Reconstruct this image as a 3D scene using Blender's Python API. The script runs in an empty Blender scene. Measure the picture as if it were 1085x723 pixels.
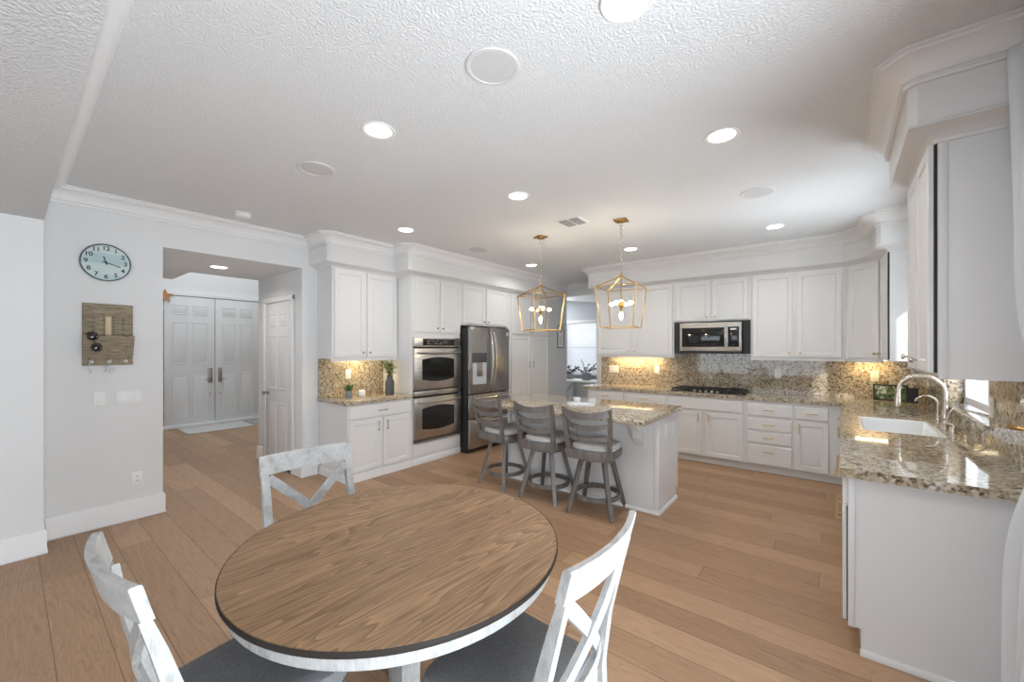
import bpy, bmesh, math, random
from mathutils import Vector, Matrix
random.seed(7)
D = bpy.data
SC = bpy.context.scene
COL = SC.collection
PI = math.pi

# ---------------------------------------------------------------- camera
F_PX, W_PX = 422.6, 1085.0
cam = D.cameras.new('camera'); cam.sensor_width = 36.0; cam.lens = F_PX / W_PX * 36.0
cam.shift_y = (369.0 - 361.5) / W_PX
cam.clip_start = 0.02
co = D.objects.new('camera', cam); COL.objects.link(co)
co.location = (0, 0, 1.51)
co.rotation_euler = (PI / 2, 0, math.atan2(0.6195, 0.785))
SC.camera = co

# ---------------------------------------------------------------- world, sun, daylight, added fill lamps
SC.view_settings.view_transform = 'Standard'
SC.view_settings.look = 'None'
SC.view_settings.gamma = 1.0
SC.view_settings.use_curve_mapping = False
SC.view_settings.exposure = 0.24
w = D.worlds.new('sky'); SC.world = w; w.use_nodes = True
bg = w.node_tree.nodes['Background']
bg.inputs[0].default_value = (0.80, 0.90, 1.0, 1); bg.inputs[1].default_value = 2.4

def lamp(name, kind, loc, direction, energy, color=(1, 1, 1), **kw):
    l = D.lights.new(name, kind); l.energy = energy; l.color = color
    for k, v in kw.items(): setattr(l, k, v)
    o = D.objects.new(name, l); COL.objects.link(o)
    o.location = loc
    if direction is not None:
        o.rotation_euler = Vector(direction).to_track_quat('-Z', 'Y').to_euler()
    return o

lamp('sun', 'SUN', (4, -8, 8), (-0.4, 1.0, -0.4), 2.4, (1, 0.96, 0.9), angle=0.02)
DAY = (0.83, 0.915, 1.0)
lamp('daylight_slider', 'AREA', (1.75, 0.75, 0.55), (-1, 0.1, 0.85), 182, DAY, shape='RECTANGLE', size=2.6, size_y=1.2)
lamp('fill_rear_window', 'AREA', (-2.0, -4.3, 1.5), (0, 1, 0.05), 42, DAY, shape='RECTANGLE', size=4.0, size_y=1.9)  # area lamp added at an unseen rear window to brighten the room
lamp('daylight_sink_window', 'AREA', (2.2, 4.1, 0.7), (-1, 0, 0.7), 150, DAY, shape='RECTANGLE', size=2.0, size_y=1.4)
lamp('daylight_far_window', 'AREA', (-4.55, 8.72, 1.55), (0, -1, 0), 2, (0.95, 0.97, 1.0), shape='RECTANGLE', size=0.9, size_y=1.3)
lamp('fill_side_room', 'AREA', (-5.4, 7.7, 2.6), (0.3, 0, -1), 22, (0.97, 0.98, 1.0), shape='RECTANGLE', size=1.0, size_y=1.0)  # fill lamp added under the side-room ceiling to brighten that room
lamp('fill_foyer', 'AREA', (-8.2, 2.6, 4.6), (0, 0, -1), 56, (0.92, 0.96, 1.0), shape='RECTANGLE', size=2.2, size_y=2.6)  # fill lamp added under the closed foyer ceiling

# ---------------------------------------------------------------- materials
def mat(name, color, rough=0.5, metal=0.0, spec=0.5, coat=0.0):
    m = D.materials.new(name); m.use_nodes = True
    b = m.node_tree.nodes['Principled BSDF']
    b.inputs['Base Color'].default_value = (*color, 1)
    b.inputs['Roughness'].default_value = rough
    b.inputs['Metallic'].default_value = metal
    b.inputs['Specular IOR Level'].default_value = spec
    b.inputs['Coat Weight'].default_value = coat
    return m

class NT:
    """small helper around a material's node tree"""
    def __init__(s, m): s.t = m.node_tree; s.b = s.t.nodes['Principled BSDF']
    def n(s, typ, props=None, **ins):
        nd = s.t.nodes.new(typ)
        for k, v in (props or {}).items(): setattr(nd, k, v)
        for k, v in ins.items():
            key = int(k[1:]) if k[0] == 'i' and k[1:].isdigit() else k.replace('_', ' ')
            s.set(nd.inputs[key], v)
        return nd
    def set(s, sock, v):
        if hasattr(v, 'is_output'): s.t.links.new(v, sock)
        elif hasattr(v, 'outputs'): s.t.links.new(v.outputs[0], sock)
        else: sock.default_value = v
    def math(s, op, a, b=0.0):
        return s.n('ShaderNodeMath', {'operation': op}, i0=a, i1=b)
    def ramp(s, fac, stops):
        r = s.n('ShaderNodeValToRGB'); s.set(r.inputs[0], fac)
        e = r.color_ramp.elements
        while len(e) < len(stops): e.new(0.5)
        for el, (p, c) in zip(e, stops): el.position = p; el.color = (*c, 1)
        return r
    def mix(s, f, a, b, mode='MIX'):
        m = s.n('ShaderNodeMix', {'data_type': 'RGBA', 'blend_type': mode})
        s.set(m.inputs[0], f)
        for i, v in ((6, a), (7, b)):
            s.set(m.inputs[i], (*v, 1) if isinstance(v, tuple) and len(v) == 3 else v)
        return m.outputs[2]
    def coord(s, kind='Object'):
        return s.n('ShaderNodeTexCoord').outputs[kind]
    def mapping(s, v, scale=(1, 1, 1), loc=(0, 0, 0), rot=(0, 0, 0)):
        return s.n('ShaderNodeMapping', Vector=v, Scale=scale, Location=loc, Rotation=rot).outputs[0]
    def noise(s, v, scale, detail=2.0, rough=0.5, dist=0.0):
        return s.n('ShaderNodeTexNoise', Vector=v, Scale=scale, Detail=detail, Roughness=rough, Distortion=dist).outputs[0]
    def color(s, c): s.set(s.b.inputs['Base Color'], c)
    def bump(s, h, strength=0.3, dist=0.01):
        bn = s.n('ShaderNodeBump', Strength=strength, Distance=dist); s.set(bn.inputs['Height'], h)
        s.set(s.b.inputs['Normal'], bn)

def noisy(name, c1, c2, scale=8, rough=0.5, stretch=(1, 1, 1), bump=0, bscale=200, metal=0, lo=0.35, hi=0.65, bdist=0.002):
    m = mat(name, c1, rough, metal); t = NT(m); v = t.coord()
    f = t.noise(t.mapping(v, stretch), scale, 4, 0.6)
    t.color(t.ramp(f, [(lo, c1), (hi, c2)]))
    if bump: t.bump(t.noise(v, bscale, 2), bump, bdist)
    return m

def emit(name, color, strength):
    m = D.materials.new(name); m.use_nodes = True; t = m.node_tree; t.nodes.clear()
    e = t.nodes.new('ShaderNodeEmission'); e.inputs[0].default_value = (*color, 1); e.inputs[1].default_value = strength
    o = t.nodes.new('ShaderNodeOutputMaterial'); t.links.new(e.outputs[0], o.inputs[0]); return m

def glass_mat(name):
    m = D.materials.new(name); m.use_nodes = True; t = m.node_tree; t.nodes.clear()
    a = t.nodes.new('ShaderNodeBsdfTransparent'); g = t.nodes.new('ShaderNodeBsdfGlossy'); g.inputs['Roughness'].default_value = 0.02
    lw = t.nodes.new('ShaderNodeLayerWeight'); lw.inputs[0].default_value = 0.5
    pw = t.nodes.new('ShaderNodeMath'); pw.operation = 'POWER'; pw.inputs[1].default_value = 5.0; t.links.new(lw.outputs['Facing'], pw.inputs[0])
    fr = t.nodes.new('ShaderNodeMath'); fr.operation = 'MULTIPLY_ADD'; fr.inputs[1].default_value = 0.5; fr.inputs[2].default_value = 0.04; t.links.new(pw.outputs[0], fr.inputs[0])
    mx = t.nodes.new('ShaderNodeMixShader'); o = t.nodes.new('ShaderNodeOutputMaterial')
    t.links.new(fr.outputs[0], mx.inputs[0]); t.links.new(a.outputs[0], mx.inputs[1]); t.links.new(g.outputs[0], mx.inputs[2])
    t.links.new(mx.outputs[0], o.inputs[0]); return m

def floor_mat():
    m = mat('oak_plank_floor', (0.5, 0.35, 0.23), 0.42); t = NT(m)
    sep = t.n('ShaderNodeSeparateXYZ', Vector=t.coord()); x, y = sep.outputs[0], sep.outputs[1]
    PW, PL = 0.19, 1.9
    yr = t.math('DIVIDE', t.math('ADD', y, -0.1426), PW); row = t.math('FLOOR', yr); fy = t.math('SUBTRACT', yr, row)
    rn = t.n('ShaderNodeTexWhiteNoise', {'noise_dimensions': '1D'}, W=row).outputs[0]
    xr = t.math('ADD', t.math('DIVIDE', x, PL), t.math('MULTIPLY', rn, 7.0)); colm = t.math('FLOOR', xr); fx = t.math('SUBTRACT', xr, colm)
    idn = t.n('ShaderNodeTexWhiteNoise', {'noise_dimensions': '2D'}, Vector=t.n('ShaderNodeCombineXYZ', X=row, Y=colm, Z=0.0))
    pid = idn.outputs[0]
    gv = t.n('ShaderNodeCombineXYZ', X=t.math('MULTIPLY', x, 1.1), Y=t.math('MULTIPLY', y, 14.0), Z=t.math('MULTIPLY', pid, 53.0))
    field = t.noise(gv, 0.9, 2.5, 0.45, 0.25)
    rings = t.math('FRACT', t.math('MULTIPLY', field, 17.0))
    ringc = t.ramp(rings, [(0.0, (0.55,) * 3), (0.12, (0.9,) * 3), (0.6, (1.0,) * 3), (0.88, (0.86,) * 3), (1.0, (0.55,) * 3)])
    fine = t.noise(t.n('ShaderNodeCombineXYZ', X=t.math('MULTIPLY', x, 5.0), Y=t.math('MULTIPLY', y, 130.0), Z=t.math('MULTIPLY', pid, 31.0)), 1.0, 3, 0.6)
    base = t.ramp(pid, [(0.0, (0.345, 0.205, 0.115)), (0.5, (0.41, 0.25, 0.145)), (1.0, (0.48, 0.305, 0.185))])
    c = t.mix(0.5, base.outputs[0], ringc.outputs[0], 'MULTIPLY')
    c = t.mix(0.45, c, t.ramp(fine, [(0.3, (0.72, 0.70, 0.68)), (0.65, (1.06, 1.05, 1.04))]).outputs[0], 'MULTIPLY')
    sy = t.math('MINIMUM', fy, t.math('SUBTRACT', 1.0, fy)); sx = t.math('MULTIPLY', t.math('MINIMUM', fx, t.math('SUBTRACT', 1.0, fx)), PL / PW)
    seam = t.ramp(t.math('MINIMUM', sy, sx), [(0.004, (0.42, 0.38, 0.34)), (0.016, (1, 1, 1))])
    c = t.mix(1.0, c, seam.outputs[0], 'MULTIPLY')
    t.color(c)
    t.set(t.b.inputs['Roughness'], t.ramp(fine, [(0.3, (0.5,) * 3), (0.7, (0.38,) * 3)]).outputs[0])
    t.bump(t.math('ADD', t.math('MULTIPLY', fine, 0.4), seam.outputs[0]), 0.25, 0.002)
    return m

def table_wood():
    m = mat('brown_oak_tabletop', (0.25, 0.15, 0.09), 0.42, 0, 0.25); t = NT(m); v = t.mapping(t.coord(), rot=(0, 0, 0.06))
    sep = t.n('ShaderNodeSeparateXYZ', Vector=v); x, y = sep.outputs[0], sep.outputs[1]
    pl = t.math('FLOOR', t.math('DIVIDE', x, 0.135)); pid = t.n('ShaderNodeTexWhiteNoise', {'noise_dimensions': '1D'}, W=pl).outputs[0]
    gv = t.n('ShaderNodeCombineXYZ', X=t.math('MULTIPLY', x, 9.0), Y=t.math('MULTIPLY', y, 1.0), Z=t.math('MULTIPLY', pid, 37.0))
    field = t.noise(gv, 0.85, 2.0, 0.42, 0.2)
    rings = t.math('FRACT', t.math('MULTIPLY', field, 24.0))
    fine = t.noise(t.n('ShaderNodeCombineXYZ', X=t.math('MULTIPLY', x, 150.0), Y=t.math('MULTIPLY', y, 7.0), Z=pid), 1.0, 3, 0.65)
    base = t.ramp(pid, [(0.0, (0.250, 0.150, 0.080)), (1.0, (0.325, 0.200, 0.108))])
    rc = t.ramp(rings, [(0.0, (1.55,) * 3), (0.22, (1.2,) * 3), (0.55, (1.0,) * 3), (0.86, (0.5,) * 3), (0.95, (0.55,) * 3), (1.0, (1.4,) * 3)])
    c = t.mix(0.55, base.outputs[0], rc.outputs[0], 'MULTIPLY')
    c = t.mix(0.8, c, t.ramp(fine, [(0.3, (0.62,) * 3), (0.7, (1.18,) * 3)]).outputs[0], 'MULTIPLY')
    t.color(c); t.bump(fine, 0.12, 0.002); return m

def granite(name='speckled_granite'):
    m = mat(name, (0.5, 0.42, 0.32), 0.045, 0, 0.5); t = NT(m); v = t.coord()
    v1 = t.n('ShaderNodeTexVoronoi', Vector=v, Scale=62.0, Randomness=1.0)
    v2 = t.n('ShaderNodeTexVoronoi', Vector=t.mapping(v, loc=(3, 5, 1)), Scale=105.0)
    s1 = t.n('ShaderNodeSeparateColor', Color=v1.outputs['Color']).outputs[0]
    s2 = t.n('ShaderNodeSeparateColor', Color=v2.outputs['Color']).outputs[1]
    big = t.noise(v, 14, 3, 0.6)
    f = t.math('ADD', t.math('MULTIPLY', s1, 0.62), t.math('MULTIPLY', t.math('ADD', s2, big), 0.24))
    r = t.ramp(f, [(0.0, (0.03, 0.026, 0.023)), (0.21, (0.085, 0.066, 0.05)), (0.32, (0.25, 0.18, 0.11)), (0.5, (0.41, 0.335, 0.23)), (0.7, (0.50, 0.44, 0.345)), (1.0, (0.63, 0.60, 0.54))])
    t.color(r); return m

def whitewash():
    m = mat('whitewashed_chair_wood', (0.6, 0.6, 0.6), 0.5, 0, 0.3); t = NT(m); v = t.coord()
    a = t.noise(t.mapping(v, (14, 5, 5)), 3, 4, 0.6, 0.3); b = t.noise(t.mapping(v, (70, 70, 12)), 2.0, 3, 0.6)
    c = t.ramp(a, [(0.32, (0.34, 0.34, 0.34)), (0.46, (0.45, 0.45, 0.445)), (0.62, (0.51, 0.51, 0.505))]).outputs[0]
    c = t.mix(0.4, c, t.ramp(b, [(0.34, (0.66,) * 3), (0.55, (1,) * 3)]).outputs[0], 'MULTIPLY')
    t.color(c); return m

def steel(name, c, rough=0.3, axis=(1, 1, 60)):
    m = mat(name, c, rough, 1.0); t = NT(m); v = t.coord()
    f = t.noise(t.mapping(v, axis), 6, 3, 0.6)
    t.set(t.b.inputs['Roughness'], t.ramp(f, [(0.3, (rough - 0.05,) * 3), (0.7, (rough + 0.08,) * 3)]).outputs[0])
    t.color(t.mix(0.25, c, t.ramp(f, [(0.3, (0.75,) * 3), (0.7, (1.1,) * 3)]).outputs[0], 'MULTIPLY')); return m

def ceiling_mat(name='textured_ceiling_paint', c=(0.80, 0.815, 0.825)):
    m = mat(name, c, 0.9, 0, 0.2); t = NT(m); v = t.coord()
    h = t.noise(v, 95, 2.5, 0.5); r = t.ramp(h, [(0.40, (0,) * 3), (0.62, (1,) * 3)])
    t.bump(r.outputs[0], 0.55, 0.006); return m

def curtain_mat():
    m = mat('sheer_white_curtain', (0.80, 0.81, 0.83), 0.9, 0, 0.1); t = NT(m)
    tr = t.n('ShaderNodeBsdfTranslucent', Color=(0.75, 0.76, 0.78, 1)); mx = t.n('ShaderNodeMixShader', i0=0.25)
    out = t.t.nodes['Material Output']
    t.t.links.new(t.b.outputs[0], mx.inputs[1]); t.t.links.new(tr.outputs[0], mx.inputs[2]); t.t.links.new(mx.outputs[0], out.inputs[0])
    return m

def woven(name, c1, c2, scale=220):
    m = mat(name, c1, 0.9, 0, 0.15); t = NT(m); v = t.coord()
    f = t.noise(v, scale, 2, 0.6); g = t.noise(v, 7, 3)
    c = t.ramp(f, [(0.3, c1), (0.7, c2)]).outputs[0]
    c = t.mix(0.35, c, t.ramp(g, [(0.3, (0.75,) * 3), (0.7, (1.1,) * 3)]).outputs[0], 'MULTIPLY')
    t.color(c); t.bump(f, 0.3, 0.001); return m

def barn_wood():
    m = mat('weathered_barn_wood', (0.2, 0.16, 0.11), 0.8); t = NT(m); v = t.coord()
    a = t.noise(t.mapping(v, (1, 5, 60)), 3, 4, 0.65); b = t.noise(v, 9, 3, 0.6)
    c = t.ramp(a, [(0.3, (0.13, 0.10, 0.07)), (0.5, (0.30, 0.245, 0.17)), (0.7, (0.44, 0.375, 0.28))]).outputs[0]
    c = t.mix(0.5, c, t.ramp(b, [(0.35, (0.7, 0.75, 0.72)), (0.65, (1.1, 1.05, 1.0))]).outputs[0], 'MULTIPLY')
    t.color(c); return m

def screen_mat():
    m = mat('tablet_screen', (0.02, 0.02, 0.02), 0.15); t = NT(m); v = t.coord()
    a = t.noise(v, 17, 3, 0.6, 0.5)
    r = t.ramp(a, [(0.36, (0.02, 0.03, 0.02)), (0.46, (0.06, 0.10, 0.03)), (0.54, (0.16, 0.18, 0.10)), (0.64, (0.55, 0.60, 0.62))])
    t.color(r); t.set(t.b.inputs['Emission Color'], r); t.b.inputs['Emission Strength'].default_value = 0.12; return m

def clock_face_mat():
    m = mat('clock_face_print', (0.6, 0.72, 0.74), 0.5); t = NT(m)
    sep = t.n('ShaderNodeSeparateXYZ', Vector=t.coord()); z = sep.outputs[2]
    k = t.math('FLOOR', t.math('MULTIPLY', t.math('ADD', z, 7.0), 11.5)); p = t.n('ShaderNodeTexWhiteNoise', {'noise_dimensions': '1D'}, W=k).outputs[0]
    f = t.noise(t.mapping(t.coord(), (1, 4, 40)), 3, 3)
    c = t.ramp(p, [(0.0, (0.40, 0.56, 0.60)), (0.5, (0.55, 0.68, 0.68)), (1.0, (0.66, 0.74, 0.70))]).outputs[0]
    t.color(t.mix(0.4, c, t.ramp(f, [(0.3, (0.75,) * 3), (0.7, (1.1,) * 3)]).outputs[0], 'MULTIPLY')); return m

def gold():
    m = mat('brushed_gold_metal', (0.47, 0.29, 0.10), 0.28, 1.0); return m

M = dict(
    wall=mat('wall_paint', (0.765, 0.772, 0.772), 0.75, 0, 0.25), ceil=ceiling_mat(), ceil_shaded=ceiling_mat('shaded_lower_ceiling_paint', (0.66, 0.665, 0.67)), trim=mat('white_trim_paint', (0.82, 0.82, 0.82), 0.45, 0, 0.4),  # lower ceiling: its shade is put into a darker copy of the paint
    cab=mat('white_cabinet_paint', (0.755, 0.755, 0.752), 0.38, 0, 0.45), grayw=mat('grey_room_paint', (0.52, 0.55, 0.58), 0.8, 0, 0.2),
    shelfgray=mat('grey_passage_paint', (0.66, 0.68, 0.69), 0.8, 0, 0.2),
    floor=floor_mat(), table=table_wood(), granite=granite(), wash=whitewash(), seat=woven('charcoal_seat_fabric', (0.15, 0.152, 0.158), (0.235, 0.238, 0.246)),
    stoolwood=noisy('taupe_stool_wood', (0.115, 0.102, 0.092), (0.19, 0.172, 0.158), 5, 0.38, (8, 8, 1.5)),
    cushion=woven('pale_grey_cushion_fabric', (0.56, 0.55, 0.53), (0.70, 0.69, 0.67), 260),
    dark=mat('dark_table_edge', (0.035, 0.029, 0.025), 0.6, 0, 0.15), steel=steel('stainless_steel', (0.60, 0.575, 0.545), 0.30), slate=steel('slate_stainless', (0.40, 0.385, 0.37), 0.30, (60, 60, 1)),
    black=mat('black_gloss', (0.008, 0.008, 0.009), 0.12), blackm=mat('black_matte', (0.015, 0.015, 0.016), 0.5), ovenglass=mat('oven_window_glass', (0.012, 0.012, 0.012), 0.06),
    chrome=mat('polished_chrome', (0.8, 0.8, 0.8), 0.12, 1.0), nickel=mat('brushed_nickel', (0.62, 0.55, 0.47), 0.24, 1.0), pewter=mat('pewter_pull', (0.40, 0.385, 0.37), 0.35, 1.0),
    brass=mat('brass_pull', (0.62, 0.46, 0.26), 0.33, 1.0), gold=gold(), plate=mat('white_plastic', (0.86, 0.86, 0.85), 0.4), slot=mat('dark_slot', (0.05, 0.05, 0.05), 0.6),
    dispgray=mat('pale_dispenser_plastic', (0.55, 0.60, 0.64), 0.35), keymetal=mat('dull_key_metal', (0.22, 0.22, 0.22), 0.4, 1.0),
    bezel=mat('speaker_bezel', (0.70, 0.70, 0.70), 0.6),
    platec=mat('cream_plastic', (0.80, 0.74, 0.62), 0.4), porcelain=mat('white_porcelain', (0.88, 0.88, 0.87), 0.15, 0, 0.5, 0.5), glass=glass_mat('clear_glass'),
    can=emit('downlight_glow', (1, 0.97, 0.93), 9.0), bulb=emit('bulb_glow', (1, 0.80, 0.52), 22.0), strip=emit('undercabinet_glow', (1, 0.85, 0.55), 6.0),
    grille=noisy('speaker_grille', (0.60, 0.60, 0.60), (0.66, 0.66, 0.66), 300, 0.8), curtain=curtain_mat(), barn=barn_wood(), screen=screen_mat(), clockface=clock_face_mat(),
    clockrim=noisy('dark_clock_rim', (0.05, 0.07, 0.08), (0.12, 0.15, 0.16), 20, 0.5), leaf=noisy('green_leaf', (0.06, 0.13, 0.03), (0.16, 0.25, 0.06), 30, 0.6), leafy=noisy('yellow_green_leaf', (0.20, 0.25, 0.07), (0.55, 0.56, 0.26), 30, 0.6),
    potgray=mat('grey_pot_glaze', (0.24, 0.25, 0.26), 0.5), potdark=mat('charcoal_pot', (0.07, 0.07, 0.075), 0.5), stem=mat('dark_stem', (0.05, 0.045, 0.04), 0.7), mat=noisy('pale_doormat', (0.50, 0.50, 0.48), (0.66, 0.66, 0.64), 45, 0.95, (1, 1, 1), 0.4),
    matgray=noisy('grey_doormat', (0.30, 0.31, 0.32), (0.40, 0.41, 0.42), 45, 0.95), orangewood=noisy('orange_brown_wood', (0.40, 0.20, 0.08), (0.52, 0.28, 0.12), 12, 0.6), consol=mat('grey_console_paint', (0.42, 0.44, 0.45), 0.5),
    tan=mat('pale_wood_slip', (0.62, 0.50, 0.34), 0.7), lens=mat('dark_sunglass_lens', (0.02, 0.012, 0.01), 0.08), ground=noisy('patio_paving', (0.45, 0.44, 0.42), (0.55, 0.54, 0.52), 2, 0.9), blind=curtain_mat(),
)

# ---------------------------------------------------------------- geometry helpers
WO = {}          # world origin of every object's local frame
XF = [None]      # optional vertex transform

class B:
    def __init__(s): s.bm = bmesh.new()
    def faces(s, vs, fs):
        v = [s.bm.verts.new(p) for p in vs]
        for f in fs:
            try: s.bm.faces.new([v[i] for i in f])
            except ValueError: pass
        return s
    def box(s, x0, x1, y0, y1, z0, z1, bev=0.0, seg=2):
        t = bmesh.new(); bmesh.ops.create_cube(t, size=1.0)
        for v in t.verts:
            v.co = Vector(((x0 + x1) / 2 + v.co.x * (x1 - x0), (y0 + y1) / 2 + v.co.y * (y1 - y0), (z0 + z1) / 2 + v.co.z * (z1 - z0)))
        if bev: bmesh.ops.bevel(t, geom=t.edges[:], offset=bev, segments=seg, profile=0.5, affect='EDGES')
        return s.merge(t)
    def merge(s, t, mtx=None):
        if mtx is not None: bmesh.ops.transform(t, matrix=mtx, verts=t.verts[:])
        t.verts.index_update(); m = [s.bm.verts.new(v.co) for v in t.verts]
        for f in t.faces:
            try: s.bm.faces.new([m[v.index] for v in f.verts])
            except ValueError: pass
        t.free(); return s
    def obox(s, fr, a0, a1, b0, b1, c0, c1, bev=0.0):
        """box in a frame: a along U, b up, c along N"""
        t = B().box(a0, a1, b0, b1, c0, c1, bev)
        for v in t.bm.verts: v.co = fr(*v.co)
        return s.merge(t.bm)
    def prism(s, poly, z0, z1):
        n = len(poly)
        return s.faces([(x, y, z0) for x, y in poly] + [(x, y, z1) for x, y in poly],
                       [tuple(range(n))[::-1], tuple(range(n, 2 * n))] + [(i, (i + 1) % n, n + (i + 1) % n, n + i) for i in range(n)])
    def loft(s, rings, cap0=True, cap1=True, closed=True):
        n = len(rings[0]); vs = [p for r in rings for p in r]; fs = []
        for k in range(len(rings) - 1):
            for i in range(n if closed else n - 1):
                j = (i + 1) % n; fs.append((k * n + i, k * n + j, (k + 1) * n + j, (k + 1) * n + i))
        if cap0: fs.append(tuple(range(n))[::-1])
        if cap1: fs.append(tuple(range((len(rings) - 1) * n, len(rings) * n)))
        return s.faces(vs, fs)
    def panel(s, fr, a0, a1, b0, b1, rings):
        """nested rectangles (inset, height) in a frame, closed at back and front"""
        R = [[fr(a0 + i, b0 + i, c), fr(a1 - i, b0 + i, c), fr(a1 - i, b1 - i, c), fr(a0 + i, b1 - i, c)] for i, c in rings]
        return s.loft(R)
    def tube(s, pts, r, n=10, closed=False, flat=None):
        P = [Vector(p) for p in pts]; m = len(P); rings = []; up = None
        for i, p in enumerate(P):
            if closed: d = P[(i + 1) % m] - P[i - 1]
            else: d = P[min(i + 1, m - 1)] - P[max(i - 1, 0)]
            d.normalize()
            if up is None:
                up = Vector((0, 0, 1)) if abs(d.z) < 0.9 else Vector((1, 0, 0))
            a = d.cross(up)
            if a.length < 1e-6: a = d.cross(Vector((0, 1, 0)))
            a.normalize(); b = a.cross(d).normalized(); up = b
            rr = r[i] if isinstance(r, (list, tuple)) else r
            fa, fb = flat or (1, 1)
            rings.append([p + a * (math.cos(2 * PI * k / n) * rr * fa) + b * (math.sin(2 * PI * k / n) * rr * fb) for k in range(n)])
        if closed: rings.append(rings[0]); return s.loft(rings, False, False)
        return s.loft(rings)
    def bar(s, p, q, w, d, w2=None, d2=None, side=(0, 1, 0)):
        """rectangular bar from p to q: w along side, d across"""
        p, q = Vector(p), Vector(q); ax = (q - p).normalized(); sv = Vector(side); sv = (sv - ax * sv.dot(ax)).normalized(); nv = ax.cross(sv)
        w2 = w if w2 is None else w2; d2 = d if d2 is None else d2
        def ring(o, w, d): return [o + sv * (sx * w / 2) + nv * (sy * d / 2) for sx, sy in ((-1, -1), (1, -1), (1, 1), (-1, 1))]
        return s.loft([ring(p, w, d), ring(q, w2, d2)])
    def lathe(s, prof, c=(0, 0, 0), n=28, axis='z', caps=True):
        rings = []
        for r, h in prof:
            R = []
            for k in range(n):
                a = 2 * PI * k / n; x, y = r * math.cos(a), r * math.sin(a)
                p = {'z': (x, y, h), 'x': (h, x, y), 'y': (x, h, y)}[axis]
                R.append((p[0] + c[0], p[1] + c[1], p[2] + c[2]))
            rings.append(R)
        return s.loft(rings, caps, caps)
    def sweep(s, path, prof, closed=False):
        """profile (out, z) swept along a plan polyline with mitred corners; 'out' is to the right of travel"""
        P = [Vector(p) for p in path]; m = len(P); rings = []
        for i in range(m):
            d0 = (P[i] - P[i - 1]).normalized() if (i > 0 or closed) else None
            d1 = (P[(i + 1) % m] - P[i]).normalized() if (i < m - 1 or closed) else None
            d0 = d0 or d1; d1 = d1 or d0
            n0, n1 = Vector((d0.y, -d0.x)), Vector((d1.y, -d1.x)); nn = (n0 + n1).normalized(); k = 1.0 / max(0.3, nn.dot(n0))
            rings.append([(P[i].x + nn.x * k * o, P[i].y + nn.y * k * o, z) for o, z in prof])
        if closed: rings.append(rings[0]); return s.loft(rings, False, False)
        return s.loft(rings)
    def build(s, name, m, parent=None, smooth=35, keep=False):
        bm = s.bm
        if XF[0]:
            for v in bm.verts: v.co = XF[0](v.co)
        bmesh.ops.recalc_face_normals(bm, faces=bm.faces[:])
        me = D.meshes.new(name); bm.to_mesh(me); bm.free()
        me.materials.append(M[m] if isinstance(m, str) else m)
        if smooth:
            for p in me.polygons: p.use_smooth = True
            me.set_sharp_from_angle(angle=math.radians(smooth))
        o = D.objects.new(name, me); COL.objects.link(o)
        WO[o.name] = Vector((0, 0, 0))
        if parent is not None:
            o.parent = parent; o.location = -WO[parent.name]
        return o

def tag(o, label, cat, group=None):
    o['label'] = label; o['category'] = cat
    if group: o['group'] = group
    return o
def thing(name, label, cat, loc=(0, 0, 0), group=None):
    o = D.objects.new(name, None); COL.objects.link(o); o.empty_display_size = 0.1
    L = Vector(loc)
    if XF[0]: L = XF[0](L)
    o.location = L; WO[o.name] = Vector(L)
    return tag(o, label, cat, group)
def struct(o): o['kind'] = 'structure'; return o
def clone(root, loc, rz, label):
    """copy a thing with its parts and sub-parts"""
    r = root.copy(); COL.objects.link(r); r.location = loc; r.rotation_euler = (0, 0, rz); r['label'] = label
    for ch in list(root.children):
        c = ch.copy(); COL.objects.link(c); c.parent = r
        for g in ch.children:
            d = g.copy(); COL.objects.link(d); d.parent = c
    return r
def frame(O, U, N):
    O, U, N = Vector(O), Vector(U).normalized(), Vector(N).normalized(); Z = Vector((0, 0, 1))
    return lambda a, b, c: O + U * a + Z * b + N * c
def text_mesh(body, size, depth=0.0006):
    c = D.curves.new('lettering', 'FONT'); c.body = body; c.size = size; c.extrude = depth; c.offset = 0.0008; c.align_x = 'CENTER'; c.align_y = 'CENTER'
    o = D.objects.new('lettering', c); COL.objects.link(o)
    dg = bpy.context.evaluated_depsgraph_get(); dg.update()
    me = D.meshes.new_from_object(o.evaluated_get(dg)); D.objects.remove(o); D.curves.remove(c)
    return me

CE = 2.79                                   # ceiling height
def shear(v): return Vector((v[0] + 0.022 * (v[1] - 2.6), v[1], v[2]))   # the sink wall is not quite square to the cooktop wall

# ================================================================ SETTING
struct(B().box(-9.8, 1.3, -4.6, 8.7, -0.12, 0.0).build('floor', 'floor'))
struct(B().box(-14, 30.0, -14.0, 40, -0.35, -0.14).build('trim_1', 'ground'))
b = B().prism([(-4.86, 0.17), (1.2, 0.17), (1.2, 8.7), (-7.0, 8.7), (-7.0, 7.0), (-4.86, 7.0)], CE, CE + 0.12)
struct(b.build('ceiling', 'ceil'))
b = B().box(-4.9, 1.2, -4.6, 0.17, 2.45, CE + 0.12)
struct(b.build('ceiling_rear', 'ceil_shaded'))  # ceiling paint darkened here to stand for shade
# left: clock wall, hall block, jog towards the camera
b = B().box(-9.6, -4.79, 0.17, 0.89, 0, CE + 0.1).box(-6.13, -4.79, 0.89, 2.13, 2.44, CE + 0.1).box(-6.95, -6.13, 0.89, 1.39, 2.44, CE + 0.1)
b.box(-6.09, -4.79, 2.13, 6.4, 0, CE + 0.1)
struct(b.build('wall_left', 'wall'))
struct(B().box(-4.95, -4.51, -4.6, 0.168, 0, 2.5).build('wall_left_front', 'wall'))
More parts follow.
